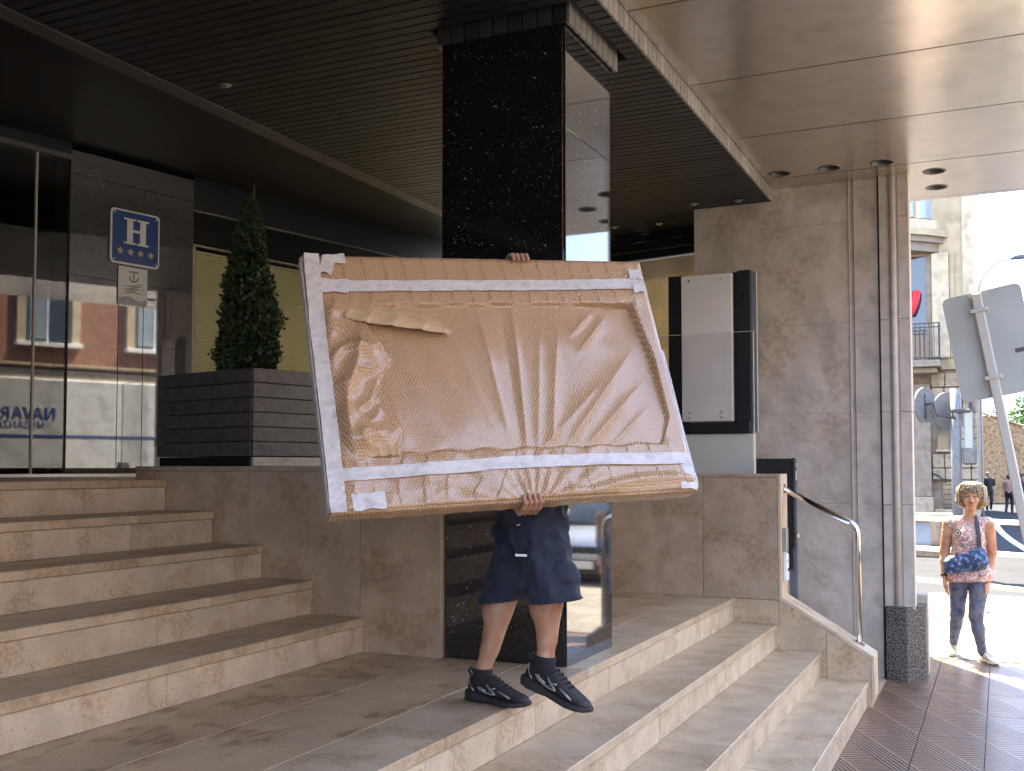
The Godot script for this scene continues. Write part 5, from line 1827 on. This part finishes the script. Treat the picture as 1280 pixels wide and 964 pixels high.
func hand_bones(a0: float, s: float, wrist: Vector3) -> Array:  # four fingers hooked over an edge of the panel; s = 1 top edge, -1 bottom edge
	var b := []
	var lens := [0.90, 1.0, 0.98, 0.84]
	var palm := loc(a0, s * 0.455, -0.115)
	for i in 4:
		var a := a0 - 0.030 + i * 0.0200
		var l: float = lens[i]
		var k0 := loc(a0 + (a - a0) * 0.9, s * 0.492, -0.100)
		var k1 := loc(a, s * (0.528 + 0.004 * l), -0.060)
		var k2 := loc(a + 0.001, s * (0.529 + 0.003 * l), -0.012)
		var k3 := loc(a + 0.002, s * (0.523 - 0.004 * l), 0.012)
		var k4 := loc(a + 0.003 * s, s * (0.506 - 0.012 * l), 0.019)
		b.append([k0, k1, 0.0115, 0.0102, 0.004])
		b.append([k1, k2, 0.0100, 0.0094, 0.003])
		b.append([k2, k3, 0.0094, 0.0088, 0.003])
		b.append([k3, k4, 0.0088, 0.0074, 0.003])
		b.append([palm, k0, 0.015, 0.012, 0.010])
	# thumb along the back face
	var t0 := loc(a0 - 0.036, s * 0.43, -0.105)
	var t1 := loc(a0 - 0.058, s * 0.40, -0.094)
	var t2 := loc(a0 - 0.062, s * 0.37, -0.090)
	b.append([palm, t0, 0.018, 0.013, 0.012])
	b.append([t0, t1, 0.0125, 0.011, 0.004])
	b.append([t1, t2, 0.011, 0.0085, 0.004])
	b.append([wrist, palm, 0.026, 0.022, 0.014, PB.z, 1.4])
	return b


func carrier() -> void:
	var o := thing("person", "man in navy work shorts and black trainers hidden behind the wrapped panel he carries", "person")
	var hipl := Vector3(-1.71, 1.60, -3.95)
	var hipr := Vector3(-1.69, 1.60, -3.78)
	var kl := Vector3(-1.805, 1.20, -3.90)
	var kr := Vector3(-1.545, 1.22, -3.71)
	var al := Vector3(-1.925, 0.825, -3.870)
	var ar := Vector3(-1.580, 0.930, -3.708)
	var chest := Vector3(-1.745, 2.0, -3.97)
	var neck := Vector3(-1.745, 2.18, -4.0)
	var head := Vector3(-1.735, 2.30, -4.01)
	var shl := Vector3(-1.78, 2.12, -4.12)
	var shr := Vector3(-1.71, 2.10, -3.86)
	var el := Vector3(-1.93, 2.28, -4.02)
	var er := Vector3(-1.75, 1.80, -3.81)
	var wl := loc(0.155, 0.39, -0.135)
	var wr := loc(0.020, -0.39, -0.135)
	var skin := []
	for s in [[hipl, kl, al], [hipr, kr, ar]]:
		var k: Vector3 = s[1]
		var a: Vector3 = s[2]
		var back := Vector3(-0.028, 0, -0.004)
		skin.append([s[0], k, 0.066, 0.052, 0.02])
		skin.append([k, k.lerp(a, 0.33) + back, 0.048, 0.054, 0.03])
		skin.append([k.lerp(a, 0.33) + back, k.lerp(a, 0.74), 0.050, 0.031, 0.03])
		skin.append([k, a, 0.043, 0.032, 0.03])
		skin.append([a, a + Vector3(0.006, -0.03, 0), 0.034, 0.032, 0.02])
	skin.append([hipl.lerp(hipr, 0.5) + Vector3(0, 0.05, 0), chest, 0.10, 0.14, 0.05])
	skin.append([chest, neck, 0.11, 0.06, 0.04])
	skin.append([neck, head, 0.055, 0.06, 0.03])
	skin.append([head + Vector3(-0.01, 0.01, 0), head + Vector3(0.005, 0.03, 0), 0.088, 0.085, 0.02])
	skin.append([head + Vector3(0.045, -0.05, 0.0), head + Vector3(0.075, -0.075, 0.0), 0.05, 0.028, 0.03])
	skin.append([head + Vector3(0.085, 0.02, 0.0), head + Vector3(0.108, -0.018, 0.0), 0.012, 0.014, 0.012])
	skin.append([head + Vector3(-0.01, 0.01, 0.08), head + Vector3(-0.01, -0.02, 0.085), 0.016, 0.012, 0.008])
	for s in [[shl, el, wl], [shr, er, wr]]:
		skin.append([chest + Vector3(0, 0.06, 0), s[0], 0.07, 0.058, 0.04])
		skin.append([s[0], s[1], 0.052, 0.040, 0.02])
		skin.append([s[1], s[2], 0.040, 0.027, 0.02])
	part("body", flesh(skin, 0.0115), M.skin, o)
	part("hand", flesh(hand_bones(0.158, 1.0, wl), 0.0032), M.skin, o)
	part("hand", flesh(hand_bones(0.018, -1.0, wr), 0.0032), M.skin, o)
	# clothes
	var sh := [[hipl + Vector3(-0.05, 0.07, 0), hipr + Vector3(0.05, 0.09, 0), 0.135, 0.135, 0.05], [hipl + Vector3(-0.055, -0.02, 0.02), hipr + Vector3(-0.06, 0, -0.03), 0.13, 0.125, 0.06]]
	for s in [[hipl, kl, Vector3(-0.01, 0, 0)], [hipr, kr, Vector3(0.0, 0, 0.01)]]:
		var dn: Vector3 = s[1] + (s[1] - s[0]) * 0.35 + s[2]
		sh.append([s[0] + Vector3(0, 0.02, 0), s[1] + s[2], 0.126, 0.093, 0.05])
		sh.append([s[1] + s[2], dn, 0.093, 0.096, 0.03])
	part("shorts", flesh(sh, 0.009, [[Vector3(0.12, -1, 0.0).normalized(), -1.325], [Vector3(0, 1, 0), 1.76]], 0.028, 8.5), M.navy, o)
	part("shirt", flesh([[hipl.lerp(hipr, 0.5) + Vector3(0, 0.12, 0), chest, 0.130, 0.165, 0.05], [chest, neck + Vector3(0, -0.03, 0), 0.13, 0.075, 0.04], [shl, shl.lerp(el, 0.55), 0.072, 0.062, 0.05], [shr, shr.lerp(er, 0.6), 0.072, 0.062, 0.05], [chest + Vector3(0, 0.06, 0), shl, 0.09, 0.075, 0.05], [chest + Vector3(0, 0.06, 0), shr, 0.09, 0.075, 0.05]], 0.014, [[Vector3(0, -1, 0), -1.66]], 0.012), M.shirt, o)
	part("hair", flesh([[head + Vector3(-0.018, 0.035, 0), head + Vector3(0.0, 0.05, 0), 0.092, 0.086, 0.02], [head + Vector3(-0.05, -0.03, 0), head + Vector3(-0.045, 0.02, 0), 0.06, 0.07, 0.02], [head + Vector3(0.09, -0.02, 0), head + Vector3(0.07, -0.06, 0), 0.07, 0.08, 0.01, Vector3.UP, 1.0, true]], 0.008, [], 0.008, 30.0), M.hair_dark, o)
	# details of the shorts: cargo pocket with flap, side seam, reflective strip, orange stitching
	var tilt := Basis(Vector3.UP, 0.22) * Basis(Vector3.BACK, 0.10) * Basis(Vector3.RIGHT, -0.05)
	part("stitching", box(Vector3(0.030, 0.007, 0.003), 0.001), M.amber, o, Vector3(-1.655, 1.438, -3.648), tilt)
	part("reflective_strip", box(Vector3(0.058, 0.009, 0.004), 0.001), M.paint, o, Vector3(-1.628, 1.326, -3.612), Basis(Vector3.UP, 0.30) * Basis(Vector3.BACK, -0.03))
	# shoes and socks
	part("sock", tube([al + Vector3(0.003, 0.018, 0), al + Vector3(0, -0.05, 0)], [0.0405, 0.044], 14), M.sock, o)
	part("sock", tube([ar + Vector3(0.003, 0.014, 0), ar + Vector3(-0.006, -0.05, 0)], [0.0405, 0.044], 14), M.sock, o)
	shoe(o, "shoe", Vector3(-1.985, LAND + 0.001, -3.885), Vector3(0.972, 0, 0.235).normalized(), Vector3.UP, M.shoe, M.sole, M.silver, 1.02)
	shoe(o, "shoe", Vector3(-1.672, 0.822, -3.730), Vector3(0.94, -0.25, 0.23).normalized(), Vector3(0.2, 1, 0.0), M.shoe, M.sole, M.silver, 1.04)


func pattern_mat() -> StandardMaterial3D:
	# printed blouse: scattered rings, dots and leopard flecks over cream, coral and plum
	var im := Image.create(256, 256, false, Image.FORMAT_RGB8)
	var n := FastNoiseLite.new()
	n.seed = 12
	n.frequency = 0.028
	var c := FastNoiseLite.new()
	c.seed = 5
	c.noise_type = FastNoiseLite.TYPE_CELLULAR
	c.cellular_return_type = FastNoiseLite.RETURN_DISTANCE
	c.fractal_type = FastNoiseLite.FRACTAL_NONE
	c.frequency = 0.095
	for y in 256:
		for x in 256:
			var v := n.get_noise_2d(x, y)
			var base := rgb(0.70, 0.62, 0.53)
			if v > 0.30: base = rgb(0.55, 0.20, 0.19)
			elif v > 0.20: base = rgb(0.62, 0.36, 0.33)
			elif v < -0.26: base = rgb(0.30, 0.14, 0.20)
			var d := c.get_noise_2d(x, y)
			if d > -0.52 and d < -0.30 and v < 0.3:
				base = rgb(0.09, 0.07, 0.09)
			elif d < -0.82:
				base = rgb(0.45, 0.25, 0.22)
			im.set_pixel(x, y, base)
	var m := mat(Color.WHITE, 0.85)
	m.albedo_texture = ImageTexture.create_from_image(im)
	m.uv1_triplanar = true
	m.uv1_scale = Vector3.ONE / 0.5
	return m


func woman() -> void:
	var o := thing("person", "fair haired woman in a patterned sleeveless top and grey leggings walking on the sunny pavement", "person", Vector3(-0.27, 0, -10.05))
	var skin := []
	var hr := Vector3(-0.085, 0.72, -0.02); var kr := Vector3(-0.105, 0.385, -0.03); var ar := Vector3(-0.145, 0.11, -0.15)
	var hl := Vector3(0.085, 0.72, 0.0); var kl := Vector3(0.045, 0.385, 0.09); var al := Vector3(0.09, 0.085, 0.09)
	var chest := Vector3(0.0, 1.08, -0.01)
	var neck := Vector3(0.012, 1.24, 0.0)
	var hd := Vector3(0.028, 1.395, 0.035)
	skin.append([Vector3(-0.06, 0.74, -0.01), Vector3(0.06, 0.74, -0.01), 0.115, 0.115, 0.04, Vector3.BACK, 1.15])
	skin.append([Vector3(0, 0.78, -0.01), chest, 0.125, 0.125, 0.06, Vector3.BACK, 1.25])
	skin.append([Vector3(-0.11, 1.17, -0.01), Vector3(0.11, 1.165, -0.01), 0.062, 0.062, 0.05])
	skin.append([Vector3(0, 1.17, -0.01), neck, 0.07, 0.047, 0.03])
	skin.append([neck, hd + Vector3(-0.005, -0.06, -0.02), 0.046, 0.045, 0.02])
	for s in [[Vector3(-0.158, 1.165, -0.005), Vector3(-0.196, 0.93, 0.0), Vector3(-0.203, 0.715, 0.05)], [Vector3(0.158, 1.16, -0.005), Vector3(0.180, 0.93, -0.01), Vector3(0.150, 0.725, 0.03)]]:
		skin.append([s[0], s[1], 0.054, 0.041, 0.02])
		skin.append([s[1], s[1].lerp(s[2], 0.4), 0.040, 0.037, 0.02])
		skin.append([s[1].lerp(s[2], 0.4), s[2], 0.036, 0.025, 0.02])
	for s in [[hr, kr, ar], [hl, kl, al]]:
		skin.append([s[0], s[1], 0.085, 0.052, 0.03])
		skin.append([s[1], s[2], 0.045, 0.034, 0.02])
	part("body", flesh(skin, 0.0115), M.skin, o)
	# head on its own finer grid
	var face := [[hd + Vector3(0, 0.018, -0.022), hd + Vector3(0, 0.022, -0.005), 0.084, 0.082, 0.02, Vector3.RIGHT, 1.1],
		[hd + Vector3(0, -0.02, 0.012), hd + Vector3(0, -0.055, 0.03), 0.066, 0.045, 0.03],
		[hd + Vector3(0, -0.08, 0.045), hd + Vector3(0, -0.086, 0.048), 0.024, 0.022, 0.025],
		[hd + Vector3(0, 0.018, 0.072), hd + Vector3(0, -0.022, 0.098), 0.009, 0.0135, 0.012],
		[hd + Vector3(-0.012, -0.026, 0.086), hd + Vector3(0.012, -0.026, 0.086), 0.0085, 0.0085, 0.008],
		[hd + Vector3(-0.034, -0.022, 0.055), hd + Vector3(-0.030, -0.03, 0.056), 0.024, 0.02, 0.02],
		[hd + Vector3(0.034, -0.022, 0.055), hd + Vector3(0.030, -0.03, 0.056), 0.024, 0.02, 0.02],
		[hd + Vector3(-0.045, 0.034, 0.062), hd + Vector3(-0.014, 0.032, 0.074), 0.010, 0.010, 0.012],
		[hd + Vector3(0.045, 0.034, 0.062), hd + Vector3(0.014, 0.032, 0.074), 0.010, 0.010, 0.012],
		[hd + Vector3(-0.031, 0.013, 0.088), hd + Vector3(-0.028, 0.013, 0.088), 0.014, 0.014, 0.010, Vector3.UP, 1.0, true],
		[hd + Vector3(0.031, 0.013, 0.088), hd + Vector3(0.028, 0.013, 0.088), 0.014, 0.014, 0.010, Vector3.UP, 1.0, true],
		[hd + Vector3(-0.016, -0.055, 0.078), hd + Vector3(0.016, -0.055, 0.078), 0.008, 0.008, 0.008],
		[hd + Vector3(-0.018, -0.0585, 0.089), hd + Vector3(0.018, -0.0585, 0.089), 0.0028, 0.0028, 0.003, Vector3.UP, 1.0, true],
		[hd + Vector3(0, -0.06, -0.02), neck + Vector3(0, 0.02, 0), 0.044, 0.046, 0.02],
		[hd + Vector3(-0.079, 0.012, -0.012), hd + Vector3(-0.077, -0.018, -0.01), 0.013, 0.010, 0.006],
		[hd + Vector3(0.079, 0.012, -0.012), hd + Vector3(0.077, -0.018, -0.01), 0.013, 0.010, 0.006]]
	part("head", flesh(face, 0.0042), M.skin, o)
	for s in [-1.0, 1.0]:
		part("eye", tube([hd + Vector3(s * 0.043, 0.012, 0.070), hd + Vector3(s * 0.031, 0.009, 0.0755), hd + Vector3(s * 0.019, 0.012, 0.0745)], 0.0036, 6), M.eye, o)
		part("eyebrow", tube([hd + Vector3(s * 0.049, 0.035, 0.066), hd + Vector3(s * 0.031, 0.042, 0.077), hd + Vector3(s * 0.015, 0.038, 0.083)], 0.0034, 6), M.hair_fair_b, o)
	part("mouth", tube([hd + Vector3(-0.023, -0.058, 0.080), hd + Vector3(-0.008, -0.056, 0.089), hd + Vector3(0.008, -0.056, 0.089), hd + Vector3(0.023, -0.058, 0.080)], [0.002, 0.0052, 0.0052, 0.002], 8), M.lip, o)
	# bobbed hair with a fringe: a volume under many strands
	var hair := part("hair", flesh([[hd + Vector3(0, 0.03, -0.03), hd + Vector3(0, 0.035, -0.01), 0.100, 0.098, 0.02], [hd + Vector3(-0.085, -0.03, -0.03), hd + Vector3(-0.075, 0.03, -0.01), 0.050, 0.045, 0.03], [hd + Vector3(0.085, -0.03, -0.03), hd + Vector3(0.075, 0.03, -0.01), 0.050, 0.045, 0.03], [hd + Vector3(0, -0.04, -0.07), hd + Vector3(0, 0.0, -0.06), 0.085, 0.08, 0.03], [hd + Vector3(-0.04, 0.072, 0.045), hd + Vector3(0.04, 0.072, 0.045), 0.034, 0.034, 0.02], [hd + Vector3(0, -0.03, 0.11), hd + Vector3(0, 0.0, 0.11), 0.066, 0.058, 0.01, Vector3.RIGHT, 0.95, true]], 0.007, [], 0.016, 34.0), M.hair_fair_b, o)
	rng.seed = 71
	var st := st_new(true)
	for k in 420:
		var a := TAU * rng.randf()
		var fringe := sin(a) > 0.55
		var reach := rng.randf_range(0.85, 1.2)
		var path := []
		for i in 5:
			var t := i / 4.0
			var drop := 0.045 if fringe else 0.165
			var r := sin(minf(t * 1.5, 1.0) * PI / 2) * (0.110 if not fringe else 0.100) * (1.0 - 0.12 * maxf(0.0, t - 0.6)) * lerpf(0.95, 1.06, rng.randf())
			path.append(hd + Vector3(cos(a) * r * 1.12, 0.135 - drop * pow(t, 1.7) * reach + rng.randf_range(-0.004, 0.004), sin(a) * r * 0.92 - 0.018))
		add_tube(st, path, [0.0032, 0.0036, 0.0034, 0.003, 0.0016], 4, false)
	part("hair_strands", done(st), M.hair_fair, hair)
	# printed top, leggings
	var top := [[Vector3(-0.075, 0.72, 0.0), Vector3(0.075, 0.72, 0.0), 0.128, 0.128, 0.04, Vector3.BACK, 1.0], [Vector3(0, 0.78, 0.0), chest, 0.148, 0.140, 0.06, Vector3.BACK, 1.15], [Vector3(-0.055, 1.06, 0.075), Vector3(0.055, 1.06, 0.075), 0.062, 0.062, 0.05], [Vector3(-0.135, 1.175, -0.008), Vector3(0.135, 1.17, -0.008), 0.060, 0.060, 0.05], [Vector3(-0.165, 1.16, -0.005), Vector3(-0.178, 1.10, 0.0), 0.046, 0.036, 0.03], [Vector3(0.165, 1.155, -0.005), Vector3(0.172, 1.12, 0.0), 0.046, 0.036, 0.03], [Vector3(0.01, 1.27, 0.06), Vector3(0.012, 1.20, 0.10), 0.062, 0.035, 0.01, Vector3.UP, 1.0, true], [Vector3(0.01, 1.27, 0.0), Vector3(0.01, 1.33, 0.0), 0.062, 0.07, 0.01, Vector3.UP, 1.0, true]]
	var tp := part("top", flesh(top, 0.009, [[Vector3(0.06, -1, 0.0).normalized(), -0.672]], 0.014, 9.0), pattern_mat(), o)
	for q in [[0.030, M.hair_dark], [0.021, M.trainer], [0.013, M.hair_dark], [0.006, M.lip]]:
		part("print_ring", disc(q[0], 0.004 + (0.030 - q[0]) * 0.15, 26), q[1], tp, Vector3(-0.082, 1.095, 0.132), Basis(Vector3.UP, -0.35) * Basis(Vector3.RIGHT, PI / 2 - 0.12))
	var lg := [[Vector3(-0.06, 0.74, -0.01), Vector3(0.06, 0.74, -0.01), 0.110, 0.110, 0.04]]
	for s in [[hr, kr, ar], [hl, kl, al]]:
		lg.append([s[0], s[1], 0.090, 0.057, 0.03])
		lg.append([s[1], s[1].lerp(s[2], 0.35) + Vector3(0, 0, -0.012), 0.054, 0.053, 0.03])
		lg.append([s[1].lerp(s[2], 0.35), s[2], 0.051, 0.037, 0.02])
	part("leggings", flesh(lg, 0.0095, [[Vector3(0, 1, 0), 0.80]], 0.004, 12.0), M.legging, o)
	# hands
	for s in [[Vector3(-0.203, 0.715, 0.05), Vector3(-0.19, 0.64, 0.07), -1.0], [Vector3(0.150, 0.725, 0.03), Vector3(0.14, 0.65, 0.05), 1.0]]:
		var w: Vector3 = s[0]
		var p: Vector3 = s[1]
		var hb := [[w, p, 0.024, 0.030, 0.012, Vector3.RIGHT, 1.6]]
		var dn := (p - w).normalized()
		for i in 4:
			var k0 := p + Vector3(0.004 * s[2], -0.018, -0.030 + i * 0.0185)
			var l: float = [0.062, 0.072, 0.070, 0.058][3 - i]
			var k1 := k0 + dn * l * 0.5 + Vector3(-0.004 * s[2], 0, 0.002)
			var k2 := k1 + dn * l * 0.45 + Vector3(-0.012 * s[2], 0, 0.006)
			hb.append([p, k0, 0.014, 0.011, 0.01])
			hb.append([k0, k1, 0.010, 0.009, 0.003])
			hb.append([k1, k2, 0.009, 0.007, 0.003])
		hb.append([w.lerp(p, 0.5), p + Vector3(-0.012 * s[2], -0.012, 0.040), 0.014, 0.011, 0.008])
		hb.append([p + Vector3(-0.012 * s[2], -0.012, 0.040), p + Vector3(-0.016 * s[2], -0.045, 0.046), 0.010, 0.008, 0.004])
		part("hand", flesh(hb, 0.0042), M.skin, o)
	part("watch", tube([Vector3(-0.203, 0.735, 0.045), Vector3(-0.203, 0.712, 0.05)], 0.031, 14), M.black, o)
	# crossbody bag
	var bag := thing("shoulder_bag", "blue printed crossbody bag hanging in front of the walking woman", "bag", Vector3(-0.27, 0, -10.05))
	part("bag_body", flesh([[Vector3(-0.12, 0.82, 0.155), Vector3(0.075, 0.865, 0.165), 0.070, 0.085, 0.05, Vector3.BACK, 1.7], [Vector3(0.06, 0.87, 0.165), Vector3(0.095, 0.955, 0.13), 0.06, 0.02, 0.05, Vector3.BACK, 1.5], [Vector3(-0.16, 0.80, 0.14), Vector3(-0.14, 0.86, 0.13), 0.05, 0.035, 0.04, Vector3.BACK, 1.5]], 0.008, [], 0.014, 14.0), M.bag, bag)
	part("bag_strap", strap_mesh([Vector3(0.09, 0.93, 0.14), Vector3(0.085, 1.05, 0.145), Vector3(0.075, 1.16, 0.10), Vector3(0.068, 1.235, 0.03), Vector3(0.05, 1.22, -0.06), Vector3(-0.05, 1.0, -0.14), Vector3(-0.16, 0.85, -0.05), Vector3(-0.19, 0.84, 0.08)], 0.034), M.strap, bag)
	shoe(o, "shoe", Vector3(-0.150, 0.052, -0.245), Vector3(-0.03, -0.22, 0.97).normalized(), Vector3(0, 1, 0.3), M.trainer_b, M.trainer_b, M.trainer_b, 0.80)
	shoe(o, "shoe", Vector3(0.085, 0.0, 0.03), Vector3(0.50, 0.0, 0.86).normalized(), Vector3.UP, M.trainer, M.trainer, M.trainer_b, 0.84)


func strap_mesh(path: Array, wide: float) -> ArrayMesh:
	var c := Curve3D.new()
	for k in path.size():
		var d: Vector3 = (path[mini(k + 1, path.size() - 1)] - path[maxi(k - 1, 0)]) / 6.0
		c.add_point(path[k], -d, d)
	var rings := []
	var n := 40
	for k in n + 1:
		var t := c.get_baked_length() * k / n
		var p := c.sample_baked(t)
		var d := (c.sample_baked(minf(t + 0.01, c.get_baked_length())) - c.sample_baked(maxf(t - 0.01, 0.0))).normalized()
		var out := (p - Vector3(0, p.y, 0)).normalized() if Vector2(p.x, p.z).length() > 0.03 else Vector3.BACK
		var s := d.cross(out).normalized() * wide / 2
		var e := s.cross(d).normalized() * 0.0025
		rings.append(PackedVector3Array([p + s + e, p - s + e, p - s - e, p + s - e]))
	var st := st_new()
	add_loft(st, rings)
	return done(st)


func passer_by(label: String, at: Vector3, turn: float, shirt: Material, trousers: Material, hair: Material, high: float, group: String, pack := false) -> void:
	var s := high / 1.72
	var o := thing("person", label, "person", at, Basis(Vector3.UP, turn).scaled(Vector3.ONE * s), group)
	var legs := [[Vector3(-0.09, 0.86, 0), Vector3(-0.10, 0.47, 0.10), Vector3(-0.10, 0.08, 0.04)], [Vector3(0.09, 0.86, 0), Vector3(0.10, 0.47, 0.02), Vector3(0.10, 0.10, -0.18)]]
	var arms := [[Vector3(-0.20, 1.40, 0), Vector3(-0.25, 1.12, -0.06), Vector3(-0.22, 0.90, 0.06)], [Vector3(0.20, 1.40, 0), Vector3(0.25, 1.12, 0.05), Vector3(0.22, 0.90, 0.14)]]
	var b := [[Vector3(0, 1.40, 0), Vector3(0, 1.52, 0.01), 0.06, 0.05, 0.03], [Vector3(0, 1.60, 0.0), Vector3(0, 1.63, -0.01), 0.085, 0.088, 0.02], [Vector3(0, 1.55, 0.04), Vector3(0, 1.53, 0.055), 0.05, 0.035, 0.03], [Vector3(0, 1.6, 0.085), Vector3(0, 1.575, 0.105), 0.012, 0.016, 0.01], [Vector3(0, 0.9, 0), Vector3(0, 1.36, 0), 0.11, 0.12, 0.04]]
	for a in arms:
		b.append([a[0], a[1], 0.045, 0.038, 0.02]); b.append([a[1], a[2], 0.037, 0.026, 0.02]); b.append([a[2], a[2] + Vector3(0, -0.10, 0.03), 0.032, 0.018, 0.02])
	part("body", flesh(b, 0.019), M.skin, o)
	var sh := [[Vector3(0, 0.92, 0), Vector3(0, 1.30, 0), 0.155, 0.175, 0.06, Vector3.BACK, 1.25], [Vector3(-0.15, 1.40, 0), Vector3(0.15, 1.40, 0), 0.085, 0.085, 0.05]]
	for a in arms:
		sh.append([a[0], a[0].lerp(a[1], 0.8), 0.068, 0.058, 0.04])
	if pack:
		sh.append([Vector3(0, 1.08, -0.19), Vector3(0, 1.34, -0.18), 0.13, 0.13, 0.02])
	part("shirt", flesh(sh, 0.019, [[Vector3(0, -1, 0), -0.86]], 0.02), shirt, o)
	var tr := [[Vector3(-0.06, 0.90, 0), Vector3(0.06, 0.90, 0), 0.125, 0.125, 0.05]]
	for l in legs:
		tr.append([l[0], l[1], 0.098, 0.072, 0.03]); tr.append([l[1], l[2], 0.070, 0.058, 0.03])
	part("trousers", flesh(tr, 0.019, [[Vector3(0, 1, 0), 1.0]], 0.014), trousers, o)
	part("hair", flesh([[Vector3(0, 1.65, -0.02), Vector3(0, 1.62, -0.04), 0.095, 0.09, 0.02], [Vector3(0, 1.58, 0.12), Vector3(0, 1.56, 0.10), 0.08, 0.08, 0.01, Vector3.UP, 1.0, true]], 0.014, [], 0.01), hair, o)
	for l in legs:
		part("shoe", flesh([[l[2] + Vector3(0, -0.035, -0.03), l[2] + Vector3(0, -0.045, 0.14), 0.045, 0.035, 0.02]], 0.014), M.sole, o)


func pedestrians() -> void:
	var g := "people far along the street"
	passer_by("far man in black shirt and trousers walking beside the grey corner building", Vector3(-0.50, -0.115, -49), 0.2, M.dark_shirt, M.dark_shirt, M.hair_dark, 1.60, g)
	passer_by("far person in a pink top behind the leaning sign post", Vector3(0.26, -0.115, -47), 2.9, M.pink_shirt, M.navy, M.hair_dark, 1.50, g)
	passer_by("far person in a blue shirt with a backpack right of the leaning post", Vector3(0.62, -0.115, -46), 3.4, M.blue_shirt, M.blue_grey, M.hair_dark, 1.62, g, true)
	passer_by("person in black at the right edge of the picture, far along the street", Vector3(0.62, -0.115, -36), 0.4, M.dark_shirt, M.navy, M.hair_dark, 1.60, g)
